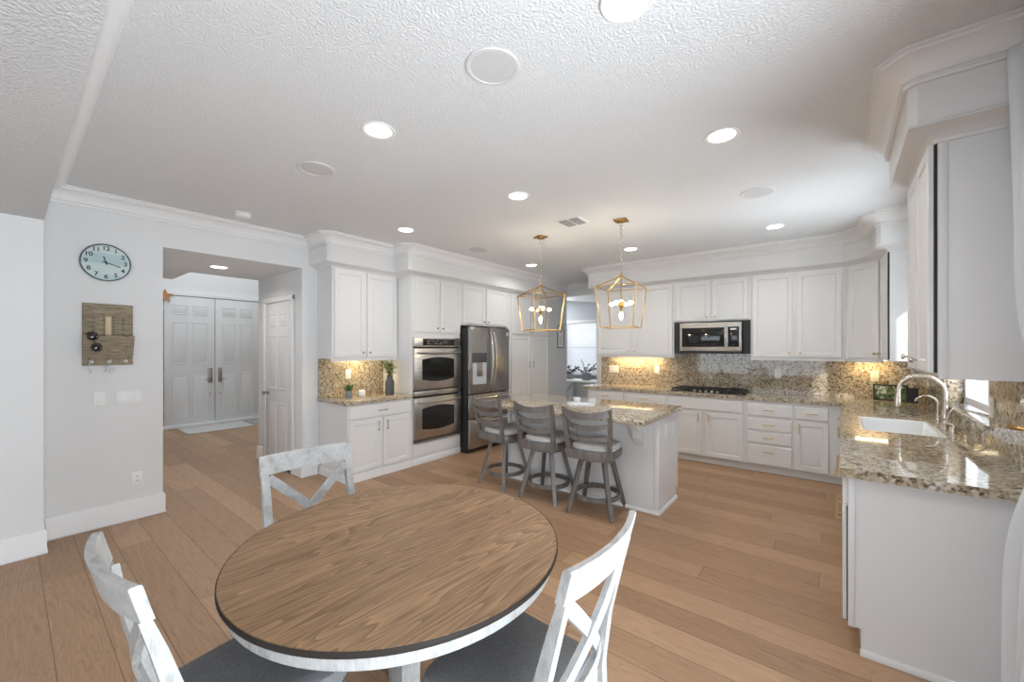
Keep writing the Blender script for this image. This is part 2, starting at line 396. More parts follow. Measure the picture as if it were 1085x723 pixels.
# foyer shell
b = B().box(-9.8, -9.58, 0.3, 1.70, 0, 5.0).box(-9.8, -9.58, 3.42, 6.2, 0, 5.0).box(-9.8, -9.58, 1.70, 3.42, 2.53, 5.0)
struct(b.build('wall_foyer_front', 'wall'))
struct(B().box(-9.78, -9.595, 1.69, 3.43, 0, 2.54).build('trim_18', 'slot'))  # dark backing added behind the entry doors to stop light leaking through gaps
struct(B().box(-9.6, -6.0, 5.6, 5.8, 0, 5.0).box(-9.6, -4.9, 0.17, 0.4, CE, 5.0).box(-6.1, -5.9, 0.3, 5.8, CE + 0.1, 5.0).build('wall_foyer_side', 'wall'))
struct(B().box(-9.8, -5.9, 0.2, 5.8, 5.0, 5.1).build('ceiling_foyer', 'ceil'))
# cooktop wall, passage to the side room
struct(B().box(-3.1, 1.2, 6.27, 6.45, 0, CE + 0.1).box(-3.1, -2.95, 6.45, 8.7, 0, CE + 0.1).build('wall_back', 'wall'))
struct(B().box(-4.79, -4.150, 6.388, 6.69, 0, CE).box(-4.14 - 0.65, -4.165, 6.69, 7.08, 0, CE).build('wall_passage', 'shelfgray'))
struct(B().box(-4.3, -3.1, 7.08, 7.2, 2.57, CE).build('trim_2', 'trim'))
WX0, WX1, WZ0, WZ1 = -4.97, -4.12, 0.90, 2.15
b = B().box(-7.0, WX0, 8.5, 8.65, 0, CE).box(WX1, -2.9, 8.5, 8.65, 0, CE).box(WX0, WX1, 8.5, 8.65, 0, WZ0).box(WX0, WX1, 8.5, 8.65, WZ1, CE).box(-7.1, -6.9, 6.9, 8.65, 0, CE).box(-6.9, -4.79, 7.0, 7.08, 0, CE)
struct(b.build('wall_side_room', 'grayw'))
b = B().faces([(-5.6, 8.1, 2.72), (-3.1, 8.1, 2.42), (-3.1, 8.1, CE), (-5.6, 8.1, CE), (-5.6, 8.5, 2.72), (-3.1, 8.5, 2.42), (-3.1, 8.5, CE), (-5.6, 8.5, CE)],
              [(0, 1, 2, 3), (7, 6, 5, 4), (0, 4, 5, 1), (3, 2, 6, 7), (1, 5, 6, 2), (0, 3, 7, 4)])
struct(b.build('trim_3', 'trim'))
# sink wall with its window, slider wall towards the camera
XF[0] = shear
b = B().box(0.74, 0.90, 2.45, 3.53, 0, CE + 0.1).box(0.74, 0.90, 4.85, 6.4, 0, CE + 0.1).box(0.74, 0.90, 3.53, 4.85, 0, 1.03).box(0.74, 0.90, 3.53, 4.85, 2.25, CE + 0.1)
struct(b.build('wall_right', 'wall'))
XF[0] = None
b = B().box(0.74, 0.90, 2.05, 2.45, 0, CE + 0.1).box(0.74, 0.90, -0.6, 2.05, 2.1, CE + 0.1).box(0.74, 0.90, -4.6, -0.6, 0, CE + 0.1)
struct(b.build('wall_right_slider', 'wall'))
b = B().box(-4.6, -4.0, -4.6, -4.45, 0, 2.5).box(0.0, 0.8, -4.6, -4.45, 0, 2.5).box(-4.0, 0.0, -4.6, -4.45, 0, 0.5).box(-4.0, 0.0, -4.6, -4.45, 2.3, 2.5)
struct(b.build('wall_rear', 'wall'))
b = B()
for x in (-4.0, -2.03, -0.06): b.box(x, x + 0.06, -4.56, -4.5, 0.5, 2.3)
b.box(-4.0, 0, -4.56, -4.5, 0.5, 0.56).box(-4.0, 0, -4.56, -4.5, 2.24, 2.3)
o = struct(b.build('window_3', 'trim')); B().box(-3.94, -0.06, -4.54, -4.53, 0.56, 2.24).build('pane', 'glass', o)  # unseen window put in to let light into the room
b = B()
for y in (-0.6, 0.70, 1.99): b.box(0.79, 0.85, y, y + 0.06, 0, 2.1)
b.box(0.79, 0.85, -0.6, 2.05, 0, 0.06).box(0.79, 0.85, -0.6, 2.05, 2.04, 2.1)
o = struct(b.build('door_4', 'trim')); B().box(0.815, 0.825, -0.54, 1.99, 0.06, 2.04).build('pane', 'glass', o)
struct(B().box(0.91, 5.5, -7.5, 0.95, 2.5, 2.62).box(-7, 5.5, -11.0, -4.61, 2.52, 2.64).build('sun_block_slabs', 'trim'))   # unseen slabs added outside to keep sun off the slider and rear window

# baseboards
BB = [(0, 0), (0.016, 0), (0.022, 0.012), (0.016, 0.03), (0.016, 0.165), (0.010, 0.178), (0, 0.182)]
struct(B().sweep([(-4.51, -4.4), (-4.51, 0.168), (-4.79, 0.168), (-4.79, 0.89), (-4.99, 0.89)], BB).build('baseboard_left', 'trim'))
struct(B().sweep([(-6.09, 2.4), (-6.09, 2.13), (-5.88, 2.13)], BB).sweep([(-5.0, 2.13), (-4.79, 2.13), (-4.79, 2.30)], BB).build('baseboard_hall', 'trim'))
struct(B().sweep([(-9.58, 0.9), (-9.58, 1.70)], BB).build('baseboard_foyer', 'trim'))

# crown mouldings and cabinet soffits
CR = [(0, CE - 0.125), (0.016, CE - 0.125), (0.019, CE - 0.117), (0.016, CE - 0.109), (0.010, CE - 0.107), (0.010, CE - 0.100), (0.022, CE - 0.096), (0.03, CE - 0.075), (0.055, CE - 0.045), (0.085, CE - 0.028), (0.098, CE - 0.024), (0.10, CE - 0.012), (0.115, CE - 0.010), (0.115, CE), (0, CE)]
FL = [(-0.01, 2.425), (0.014, 2.425), (0.016, 2.440), (0.03, 2.447), (0.045, 2.462), (0.09, 2.478), (0.104, 2.480), (0.104, 2.492), (-0.01, 2.492)]
sofL = [(-4.79, 2.205), (-4.365, 2.205), (-4.335, 2.235), (-4.335, 3.085), (-4.075, 3.085), (-4.045, 3.115), (-4.045, 6.58), (-4.165, 6.70), (-4.165, 7.08), (-3.1, 7.08)]
struct(B().prism(sofL[:7] + [(-4.045, 6.695), (-4.79, 6.695)], 2.49, CE).build('trim_5', 'cab'))
struct(B().sweep([(1.2, 0.17), (-4.79, 0.17), (-4.79, 2.205)], CR).build('trim_6', 'trim'))
struct(B().sweep(sofL, CR).build('trim_7', 'trim'))
struct(B().sweep([(-4.79, 2.31), (-4.45, 2.31), (-4.45, 3.20), (-4.156, 3.20), (-4.156, 6.69)], FL).build('trim_9', 'cab'))
YB = 5.94
backcab = [(-2.945, 6.27), (-2.945, YB), (0.19, YB), (0.455, 5.665), (0.47, 5.20), (0.82, 5.20)]
def off(path, d, ch=0.03):
    P = [Vector(p) for p in path]; out = []
    for i in range(len(P)):
        d0 = (P[i] - P[i - 1]).normalized() if i else (P[1] - P[0]).normalized()
        d1 = (P[i + 1] - P[i]).normalized() if i < len(P) - 1 else d0
        n0, n1 = Vector((d0.y, -d0.x)), Vector((d1.y, -d1.x)); nn = (n0 + n1).normalized(); k = 1 / nn.dot(n0)
        q = P[i] + nn * k * d
        if abs(d0.dot(d1)) < 0.2 and (d0.x * d1.y - d0.y * d1.x) > 0: out += [q - d0 * ch, q + d1 * ch]
        else: out.append(q)
    return [tuple(p) for p in out]
sofB = off(backcab, 0.104)
sofB[0] = (sofB[0][0], 6.27); sofB[-1] = (0.84, sofB[-1][1])
struct(B().prism(sofB + [(0.84, 6.27)], 2.49, CE).build('trim_8', 'cab'))
struct(B().sweep(sofB, CR).build('trim_10', 'trim'))
struct(B().sweep(backcab, FL).build('trim_11', 'cab'))
XF[0] = shear
nearcab = [(0.74, 3.30), (0.39, 3.30), (0.39, 2.58), (0.74, 2.58)]
sofN = off(nearcab, 0.104)
struct(B().prism(sofN, 2.49, CE).build('trim_12', 'cab'))
struct(B().sweep(sofN, CR).build('trim_13', 'trim'))
struct(B().sweep(nearcab, FL).build('trim_14', 'cab'))
XF[0] = None

# windows of the sink wall and side room, doors
XF[0] = shear
b = B()
Y0, Y1, Z0, Z1 = 3.53, 4.85, 1.06, 2.25
b.box(0.83, 0.89, Y0, Y0 + 0.07, Z0, Z1, 0.004).box(0.83, 0.89, Y1 - 0.07, Y1, Z0, Z1, 0.004).box(0.83, 0.89, Y0, Y1, Z0, Z0 + 0.06, 0.004).box(0.83, 0.89, Y0, Y1, Z1 - 0.06, Z1, 0.004)
ym = 4.17
b.box(0.84, 0.885, ym - 0.03, ym + 0.03, Z0 + 0.05, Z1 - 0.05, 0.003)
b.box(0.845, 0.875, Y0 + 0.07, Y0 + 0.12, Z0 + 0.05, Z1 - 0.05).box(0.845, 0.875, ym - 0.09, ym - 0.03, Z0 + 0.05, Z1 - 0.05).box(0.845, 0.875, Y0 + 0.07, ym - 0.03, Z0 + 0.06, Z0 + 0.11).box(0.845, 0.875, Y0 + 0.07, ym - 0.03, Z1 - 0.11, Z1 - 0.06)
o = struct(b.build('window_1', 'trim'))
B().box(0.858, 0.864, Y0 + 0.07, Y1 - 0.07, Z0 + 0.06, Z1 - 0.06).build('pane', 'glass', o)
XF[0] = None
b = B()
for x in (WX0, WX1 - 0.05): b.box(x, x + 0.05, 8.53, 8.6, WZ0, WZ1)
b.box(WX0, WX1, 8.53, 8.6, WZ0, WZ0 + 0.05).box(WX0, WX1, 8.53, 8.6, WZ1 - 0.05, WZ1).box(WX0, WX1, 8.53, 8.6, 1.50, 1.55)
b.box(WX0 - 0.03, WX1 + 0.03, 8.46, 8.5, WZ0 - 0.03, WZ0)
o = struct(b.build('window_2', 'trim'))
B().box(WX0 + 0.05, WX1 - 0.05, 8.57, 8.576, WZ0 + 0.05, WZ1 - 0.05).build('pane', 'glass', o)
t = thing('window_blind', 'white horizontal blind pulled down over the window in the side room', 'blind', (-4.545, 8.48, WZ0))
B().box(WX0, WX1, 8.45, 8.5, WZ1 - 0.05, WZ1 + 0.02, 0.004).build('headrail', 'trim', t)
b = B(); z = WZ1 - 0.06
while z > WZ0 + 0.02:
    b.faces([(WX0 + 0.01, 8.455, z - 0.02), (WX1 - 0.01, 8.455, z - 0.02), (WX1 - 0.01, 8.49, z + 0.02), (WX0 + 0.01, 8.49, z + 0.02)], [(0, 1, 2, 3)]); z -= 0.042
b.build('slats', 'blind', t)

RF = [(0, 0), (0.006, 0.007), (0.016, 0.007), (0.026, 0.001), (0.042, 0.007)]
def six_panel(fr, a0, a1, z0, z1, name, m='cab', parent=None):
    """six-panel door slab with raised panels in a frame (c = 0 is the front of the slab)"""
    b = B().obox(fr, a0, a1, z0, z1, -0.04, 0, 0.002); W, H = a1 - a0, z1 - z0
    for u0, u1 in ((0.15, 0.45), (0.55, 0.85)):
        for v0, v1 in ((0.05, 0.385), (0.465, 0.80), (0.855, 0.935)):
            b.panel(fr, a0 + W * u0, a0 + W * u1, z0 + H * v0, z0 + H * v1, [(i, c - 0.0005) for i, c in RF])
    return b.build(name, m, parent)
def disc(b, fr, a, z, prof, n=18):
    return b.loft([[fr(a + r * math.cos(2 * PI * k / n), z + r * math.sin(2 * PI * k / n), c) for k in range(n)] for r, c in prof])
# front double doors
fr = frame((-9.545, 0, 0), (0, 1, 0), (1, 0, 0))
for k, (a0, a1, n, lab) in enumerate(((1.79, 2.563, 1, ''), (2.573, 3.345, 2, ''))):
    o = struct(six_panel(fr, a0, a1, 0.075, 2.49, 'door_%d' % n))
    hx = a1 - 0.075 if k == 0 else a0 + 0.075
    h = B().obox(fr, hx - 0.035, hx + 0.035, 0.84, 1.12, 0, 0.012, 0.004); disc(h, fr, hx, 1.05, [(0.02, 0.012), (0.02, 0.03), (0.012, 0.034)])
    h.tube([fr(hx, 0.90, 0.01), fr(hx, 0.90, 0.055), fr(hx + (-0.05 if k else 0.05) * 0.2, 0.90, 0.06)], 0.012).tube([fr(hx - 0.012, 0.90, 0.055), fr(hx + (0.09 if k else -0.09), 0.90, 0.055)], 0.009)
    h.build('handle_set', 'pewter', o)
    l = B(); disc(l, fr, hx, 0.62, [(0.012, 0), (0.012, 0.01), (0.006, 0.012)]); l.build('bolt', 'pewter', o)
    for z in (0.35, 1.0, 1.6, 2.25):
        y = a0 - 0.008 if k == 0 else a1 + 0.008
        B().obox(fr, y - 0.008, y + 0.008, z - 0.05, z + 0.05, -0.005, 0.006).build('hinge', 'pewter', o)
b = B().box(-9.60, -9.535, 1.72, 1.778, 0, 2.56).box(-9.60, -9.535, 3.355, 3.415, 0, 2.56).box(-9.60, -9.535, 1.72, 3.415, 2.50, 2.56).box(-9.6, -9.50, 1.75, 3.4, 0, 0.07, 0.01)
struct(b.build('trim_15', 'trim'))
# hall closet door
fr = frame((0, 2.118, 0), (1, 0, 0), (0, -1, 0))
o = struct(six_panel(fr, -5.80, -5.055, 0.03, 2.085, 'door_3', 'cab'))
kn = B(); disc(kn, fr, -5.735, 0.93, [(0.03, 0), (0.03, 0.006), (0.012, 0.012), (0.010, 0.035), (0.026, 0.045), (0.029, 0.058), (0.018, 0.068)]); kn.build('knob', 'pewter', o)
for z in (0.25, 1.05, 1.85): B().obox(fr, -5.062, -5.046, z - 0.05, z + 0.05, -0.006, 0.008).build('hinge', 'pewter', o)
b = B().obox(fr, -5.875, -5.805, 0, 2.15, -0.01, 0.014, 0.004).obox(fr, -5.05, -4.985, 0, 2.15, -0.01, 0.014, 0.004).obox(fr, -5.875, -4.985, 2.09, 2.155, -0.01, 0.015, 0.004)
struct(b.build('trim_16', 'trim'))
struct(B().obox(fr, -5.80, -5.055, 0.0, 0.03, -0.01, 0.002).build('trim_17', 'slot'))  # dark strip standing for the shade in the gap under the door

# ================================================================ CABINETS
DR = [(0, 0.001), (0, 0.017), (0.003, 0.020), (0.050, 0.020), (0.057, 0.012), (0.066, 0.012), (0.088, 0.018), (0.092, 0.0185)]
WR = [(0, 0.001), (0, 0.015), (0.008, 0.020)]
def pull(fr, a, z, vert, m, parent, L=0.115):
    da, dz = (0, L / 2) if vert else (L / 2, 0); b = B()
    b.tube([fr(a - da, z - dz, 0.048), fr(a + da, z + dz, 0.048)], 0.006, 8)
    for s in (-0.8, 0.8): b.tube([fr(a + da * s, z + dz * s, 0.018), fr(a + da * s, z + dz * s, 0.048)], 0.005, 8)
    b.build('pull', m, parent)
def knob(fr, a, z, m, parent):
    b = B(); disc(b, fr, a, z, [(0.006, 0.018), (0.006, 0.034), (0.013, 0.036), (0.0145, 0.044), (0.012, 0.050), (0.004, 0.051)], 12); b.build('knob', m, parent)
def cabinet(label, cat, fr, w, depth, z0, z1, fronts, hm='pewter', name='cabinet', toe=0, rail=0, group=None, side=None):
    root = thing(name, label, cat, fr(w / 2, z0, -depth / 2), group)
    b = B()
    if toe:
        b.obox(fr, 0, w, toe, z1, -depth, 0).obox(fr, 0, w, 0, toe, -depth, -0.05)
    else: b.obox(fr, 0, w, z0, z1, -depth, 0)
    b.build('carcass', 'cab', root)
    if rail: B().obox(fr, 0, w, z0 - rail, z0, -0.025, 0.004, 0.003).build('light_rail', 'cab', root)
    for kind, a0, a1, b0, b1, h in fronts:
        o = B().panel(fr, a0, a1, b0, b1, DR if kind == 'door' else WR).build('door' if kind == 'door' else 'drawer', 'cab', root, 20)
        if h is None: continue
        if h[0] == 'k': knob(fr, h[1], h[2], hm, o)
        else: pull(fr, h[1], h[2], h[0] == 'v', hm, o)
    return root
FRX = lambda x: frame((x, 0, 0), (0, 1, 0), (1, 0, 0))
def at(fr, a): return lambda u, v, c: fr(u + a, v, c)
# --- left bank (oven wall)
f = at(FRX(-4.156), 2.33)
r = cabinet('white base cabinet with one wide drawer and two doors left of the ovens', 'cabinet', f, 0.865, 0.625, 0, 0.872,
        [('drawer', 0.016, 0.84, 0.705, 0.855, ('h', 0.43, 0.78)), ('door', 0.016, 0.416, 0.112, 0.688, ('v', 0.375, 0.60)), ('door', 0.452, 0.84, 0.112, 0.688, ('v', 0.492, 0.60))], name='base_cabinet')
B().sweep([(-4.78, 2.33), (-4.156, 2.33), (-4.156, 3.195)], [(0, 0), (0.012, 0), (0.012, 0.082), (0.006, 0.09), (0, 0.09)]).build('plinth', 'trim', r)
f = at(FRX(-4.45), 2.31)
cabinet('white two-door wall cabinet above the small granite counter left of the ovens', 'cabinet', f, 0.885, 0.335, 1.385, 2.44,
        [('door', 0.022, 0.407, 1.40, 2.425, ('k', 0.375, 1.455)), ('door', 0.437, 0.862, 1.40, 2.425, ('k', 0.467, 1.455))], name='wall_cabinet', rail=0.03)
# tall oven tower with an open bay for the oven
f = at(FRX(-4.156), 3.20)
OVW, OZ0, OZ1 = 0.855, 0.28, 1.65
r = thing('oven_cabinet', 'tall white cabinet housing the stainless double oven, two doors above it', 'cabinet', (-4.47, 3.63, 0))
b = B().obox(f, 0, 0.02, 0, 2.44, -0.63, 0).obox(f, 0.835, OVW, 0, 2.44, -0.63, 0).obox(f, 0.02, 0.835, 0, OZ0, -0.63, 0).obox(f, 0.02, 0.835, OZ1, 2.44, -0.63, 0).obox(f, 0.02, 0.835, OZ0, OZ1, -0.63, -0.61)
b.build('carcass', 'cab', r)
for a0, a1, k in ((0.04, 0.438, 0.405), (0.472, 0.845, 0.505)):
    o = B().panel(f, a0, a1, 1.725, 2.425, DR).build('door', 'cab', r, 20); knob(f, k, 1.775, 'pewter', o)
B().obox(f, 0, OVW, 0, 0.09, 0, 0.012, 0.003).build('plinth', 'trim', r)
B().obox(f, 0.015, 0.84, 0.105, 0.27, 0.001, 0.012, 0.003).build('filler_panel', 'cab', r)
# double oven
t = thing('double_oven', 'stainless steel double wall oven set into the tall white cabinet', 'oven', (-4.2, 3.63, 0.29))
B().obox(f, 0.03, 0.825, 0.29, 1.64, -0.55, 0.004).build('body', 'blackm', t)
o = B().obox(f, 0.012, 0.84, 1.525, 1.648, 0.002, 0.03, 0.004).build('control_panel', 'steel', t)
B().obox(f, 0.155, 0.715, 1.545, 1.632, 0.028, 0.032, 0.002).build('display', 'black', o)
b = B(); random.seed(3)
for i in range(14):
    for j in range(3):
        if random.random() < 0.75: b.obox(f, 0.23 + i * 0.026, 0.244 + i * 0.026, 1.562 + j * 0.021, 1.567 + j * 0.021, 0.0315, 0.0328)
b.build('keypad', 'grille', o)
def oven_door(z0, z1):
    o = B().obox(f, 0.012, 0.84, z0, z1, 0.004, 0.04, 0.006).build('oven_door', 'steel', t)
    H = z1 - z0; A0, A1, Z0, Z1 = 0.135, 0.70, z0 + H * 0.245, z1 - H * 0.27
    pts = []
    for i in range(13): u = i / 12; pts.append((A0 + (A1 - A0) * u, Z0 - 0.03 * math.sin(PI * u)))
    for i in range(13): u = 1 - i / 12; pts.append((A0 + (A1 - A0) * u, Z1 + 0.03 * math.sin(PI * u)))
    B().loft([[f(a, z, c) for a, z in pts] for c in (0.036, 0.0425)]).build('oven_window', 'ovenglass', o)
    z = z1 - 0.05; b = B().tube([f(0.05 + 0.75 * i / 16, z - 0.012 * math.sin(PI * i / 16), 0.068) for i in range(17)], 0.013, 10)
    for a in (0.07, 0.78): b.tube([f(a, z, 0.035), f(a, z, 0.068)], 0.010, 8)
    b.build('handle', 'steel', o)
oven_door(0.965, 1.505); oven_door(0.325, 0.862)
B().obox(f, 0.012, 0.84, 0.885, 0.948, 0.004, 0.034, 0.004).build('divider_panel', 'steel', t)
B().obox(f, 0.012, 0.84, 0.286, 0.312, 0.004, 0.05, 0.004).build('vent_strip', 'pewter', t)
# over-fridge cabinet and fridge
f = at(FRX(-4.156), 4.065)
cabinet('short white two-door cabinet directly above the fridge', 'cabinet', f, 1.08, 0.62, 1.845, 2.44,
        [('door', 0.035, 0.507, 1.868, 2.425, ('k', 0.475, 1.91)), ('door', 0.545, 1.035, 1.868, 2.425, ('k', 0.58, 1.91))], name='wall_cabinet')
f = frame((-4.03, 4.075, 0), (0, 1, 0), (1, 0, 0)); FW = 0.90
t = thing('refrigerator', 'dark stainless french-door fridge with water dispenser between ovens and pantry', 'fridge', (-4.4, 4.53, 0))
B().obox(f, 0.0, FW, 0.02, 1.80, -0.70, -0.006, 0.004).build('body', 'blackm', t)
B().obox(f, 0.01, FW - 0.01, 0.0, 0.06, -0.6, 0.0).build('base_grille', 'blackm', t)
for a0 in (0.05, FW - 0.14): B().obox(f, a0, a0 + 0.09, 1.80, 1.835, -0.12, 0.02, 0.005).build('hinge_cover', 'blackm', t)
def fr_door(a0, a1, z0, z1, nm):
    o = B().obox(f, a0, a1, z0, z1, 0, 0.055, 0.012).build(nm, 'slate', t); return o
dl = fr_door(0.004, 0.447, 0.845, 1.815, 'door'); dr = fr_door(0.453, FW - 0.004, 0.845, 1.815, 'door')
m1 = fr_door(0.004, FW - 0.004, 0.495, 0.835, 'drawer'); m2 = fr_door(0.004, FW - 0.004, 0.065, 0.485, 'drawer')
for a, dd in ((0.415, dl), (0.485, dr)):
    sgn = -1 if a < 0.45 else 1
    b = B().tube([f(a + sgn * 0.0, 0.96 + 0.78 * i / 16, 0.075 + 0.055 * math.sin(PI * i / 16) ** 0.6) for i in range(17)], 0.014, 10)
    for z in (0.96, 1.74): b.tube([f(a, z, 0.05), f(a, z, 0.078)], 0.013, 8)
    b.build('handle', 'chrome', dd)
for z, dd in ((0.785, m1), (0.44, m2)):
    b = B().tube([f(0.07 + 0.76 * i / 16, z, 0.075 + 0.04 * math.sin(PI * i / 16) ** 0.6) for i in range(17)], 0.013, 10)
    for a in (0.07, 0.83): b.tube([f(a, z, 0.05), f(a, z, 0.078)], 0.012, 8)
    b.build('handle', 'chrome', dd)
B().obox(f, 0.045, 0.355, 1.30, 1.44, 0.05, 0.058, 0.003).build('dispenser_panel', 'potdark', dl)
o = B().panel(f, 0.055, 0.345, 0.985, 1.295, [(0, 0.052), (0, 0.058), (0.014, 0.058), (0.02, 0.0555), (0.03, 0.0555)]).build('dispenser_recess', 'dispgray', dl)
B().obox(f, 0.14, 0.26, 1.10, 1.295, 0.0555, 0.064, 0.003).build('dispenser_paddle', 'pewter', dl)
B().obox(f, FW - 0.085, FW - 0.03, 1.70, 1.755, 0.054, 0.057, 0.001).build('badge', 'chrome', dr)
# pantry
f = at(FRX(-4.156), 5.15)
cabinet('tall white four-door pantry cabinet right of the fridge', 'cabinet', f, 1.235, 0.62, 0.0, 2.44,
        [('door', 0.075, 0.62, 1.755, 2.425, ('k', 0.585, 1.80)), ('door', 0.65, 1.21, 1.755, 2.425, ('k', 0.69, 1.80)),
         ('door', 0.075, 0.62, 0.11, 1.715, ('v', 0.585, 1.22)), ('door', 0.65, 1.21, 0.11, 1.715, ('v', 0.69, 1.22))], name='pantry_cabinet')

# --- back bank (cooktop wall)
YF = 5.66
FRB = lambda y: frame((0, y, 0), (1, 0, 0), (0, -1, 0))
def bk(x0): return at(FRB(YF), x0)
DB = 6.268 - YF
def base_back(label, x0, x1, fronts): return cabinet(label, 'cabinet', bk(x0), x1 - x0, DB, 0, 0.872, [(k, a0 - x0, a1 - x0, b0, b1, h and (h[0], h[1] - x0, h[2])) for k, a0, a1, b0, b1, h in fronts], hm='brass', name='base_cabinet', toe=0.09)
base_back('white base cabinet at the far left end of the cooktop wall, by the side-room passage', -2.95, -2.345,
          [('drawer', -2.90, -2.36, 0.70, 0.855, ('h', -2.63, 0.79)), ('door', -2.90, -2.645, 0.105, 0.672, ('v', -2.68, 0.6)), ('door', -2.615, -2.36, 0.105, 0.672, ('v', -2.58, 0.6))])
base_back('white drawer-over-doors base cabinet just left of the cooktop, half hidden by the island', -2.344, -1.731,
          [('drawer', -2.325, -1.757, 0.70, 0.855, ('h', -2.04, 0.79)), ('door', -2.325, -2.055, 0.105, 0.672, ('v', -2.09, 0.6)), ('door', -2.025, -1.757, 0.105, 0.672, ('v', -1.99, 0.6))])
base_back('white base cabinet under the cooktop with a blank wide panel above two doors', -1.73, -0.793,
          [('drawer', -1.706, -0.818, 0.70, 0.855, None), ('door', -1.706, -1.285, 0.105, 0.672, ('v', -1.325, 0.60)), ('door', -1.239, -0.818, 0.105, 0.672, ('v', -1.20, 0.60))])
base_back('white base cabinet with a stack of four drawers right of the cooktop', -0.792, -0.306,
          [('drawer', -0.767, -0.319, 0.69, 0.835, ('h', -0.543, 0.765)), ('drawer', -0.767, -0.319, 0.52, 0.655, ('h', -0.543, 0.59)), ('drawer', -0.767, -0.319, 0.36, 0.495, ('h', -0.543, 0.43)), ('drawer', -0.767, -0.319, 0.105, 0.335, ('h', -0.543, 0.265))])
base_back('narrow white base cabinet with one drawer and one door in the inner corner', -0.305, 0.19,
          [('drawer', -0.288, 0.016, 0.69, 0.835, ('h', -0.136, 0.765)), ('door', -0.288, 0.016, 0.105, 0.668, ('v', -0.248, 0.58))])
fu = FRB(YB)
def upper(label, x0, x1, z0, fronts, rail=0.03): return cabinet(label, 'cabinet', at(fu, x0), x1 - x0, 6.268 - YB, z0, 2.44, [(k, a0 - x0, a1 - x0, b0, b1, h and (h[0], h[1] - x0, h[2])) for k, a0, a1, b0, b1, h in fronts], name='wall_cabinet', rail=rail, hm='brass')
upper('white two-door wall cabinet left of the microwave', -2.945, -1.716, 1.40,
      [('door', -2.92, -2.365, 1.415, 2.425, ('k', -2.40, 1.46)), ('door', -2.325, -1.745, 1.415, 2.425, ('k', -2.285, 1.46))])
upper('short white two-door wall cabinet directly above the microwave', -1.714, -0.772, 1.875,
      [('door', -1.690, -1.250, 1.893, 2.425, ('k', -1.285, 1.935)), ('door', -1.215, -0.797, 1.893, 2.425, ('k', -1.18, 1.935))], 0)
upper('white two-door wall cabinet right of the microwave', -0.770, 0.165, 1.385,
      [('door', -0.745, -0.325, 1.40, 2.425, ('k', -0.36, 1.45)), ('door', -0.285, 0.135, 1.40, 2.425, ('k', -0.25, 1.45))])
# diagonal corner wall cabinet and the narrow one beside the sink window
r = thing('corner_cabinet', 'white diagonal corner wall cabinet with a single door', 'cabinet', (0.5, 6.0, 1.385))
B().prism([(0.167, YB), (0.19, YB), (0.455, 5.67), (0.818, 5.67), (0.818, 6.268), (0.167, 6.268)], 1.385, 2.44).build('carcass', 'cab', r)
fd = frame((0.19, YB, 0), (0.265, -0.27, 0), (-0.27, -0.265, 0)); fd2 = lambda a, b, c: fd(a, b, c)
o = B().panel(fd, 0.018, 0.355, 1.40, 2.425, DR).build('door', 'cab', r, 20); knob(fd, 0.325, 1.45, 'brass', o)
B().obox(fd, -0.02, 0.375, 1.355, 1.385, -0.02, 0.004, 0.003).build('light_rail', 'cab', r)
ff = frame((0.455, 5.668, 0), (0.015, -0.468, 0), (-0.468, -0.015, 0))
r = cabinet('narrow white wall cabinet with sunlit end panel between the corner and the sink window', 'cabinet', ff, 0.468, 0.34, 1.385, 2.44, [('door', 0.03, 0.44, 1.40, 2.425, ('k', 0.06, 1.45))], hm='nickel', name='wall_cabinet')
B().obox(ff, 0.4425, 0.4675, 1.40, 2.425, 0.0005, 0.012).build('gap_shade_strip', 'blackm', r)  # black strip standing for the shade behind the door edge
# --- right bank (sink wall)
XF[0] = shear
FRR = frame((0.083, 0, 0), (0, 1, 0), (-1, 0, 0))
r = cabinet('white base cabinet with a flat end panel at the near end of the sink counter', 'cabinet', at(FRR, 2.60), 0.72, 0.655, 0, 0.872,
            [('drawer', 0.012, 0.70, 0.735, 0.862, ('h', 0.355, 0.80)), ('door', 0.012, 0.35, 0.15, 0.722, ('v', 0.31, 0.6)), ('door', 0.365, 0.70, 0.15, 0.722, ('v', 0.405, 0.6))], hm='brass', name='base_cabinet', toe=0.13)
B().box(0.078, 0.083, 2.602, 2.615, 0.15, 0.72).build('gap_shade_strip', 'blackm', r)  # shade of the gap beside the base door, painted as a black strip
B().box(0.128, 0.738, 2.588, 2.600, 0, 0.035, 0.003).build('plinth', 'trim', r)
B().box(0.083, 0.11, 2.592, 2.600, 0.13, 0.87, 0.002).build('edge_trim', 'cab', r)
cabinet('white base cabinet under the sink facing the island', 'cabinet', at(FRR, 3.322), 1.45, 0.655, 0, 0.70, [('door', 0.02, 0.70, 0.15, 0.68, ('v', 0.66, 0.6)), ('door', 0.74, 1.43, 0.15, 0.68, ('v', 0.78, 0.6))], hm='brass', name='base_cabinet', toe=0.13)
cabinet('white base cabinet between the sink and the inner corner', 'cabinet', at(FRR, 4.774), 0.84, 0.655, 0, 0.872, [('drawer', 0.02, 0.82, 0.735, 0.862, ('h', 0.42, 0.80)), ('door', 0.02, 0.82, 0.15, 0.722, ('v', 0.78, 0.6))], hm='brass', name='base_cabinet', toe=0.13)
fn = frame((0.39, 0, 0), (0, 1, 0), (-1, 0, 0))
r = cabinet('white wall cabinet with a large end panel nearest the camera, beside the curtain', 'cabinet', at(fn, 2.58), 0.72, 0.348, 1.385, 2.44,
            [('door', 0.0, 0.345, 1.40, 2.425, ('k', 0.31, 1.45)), ('door', 0.375, 0.70, 1.40, 2.425, ('k', 0.67, 1.46))], hm='nickel', name='wall_cabinet')
for ch in r.children:
    if ch.name.startswith('door'): ch.location.x -= 0.012
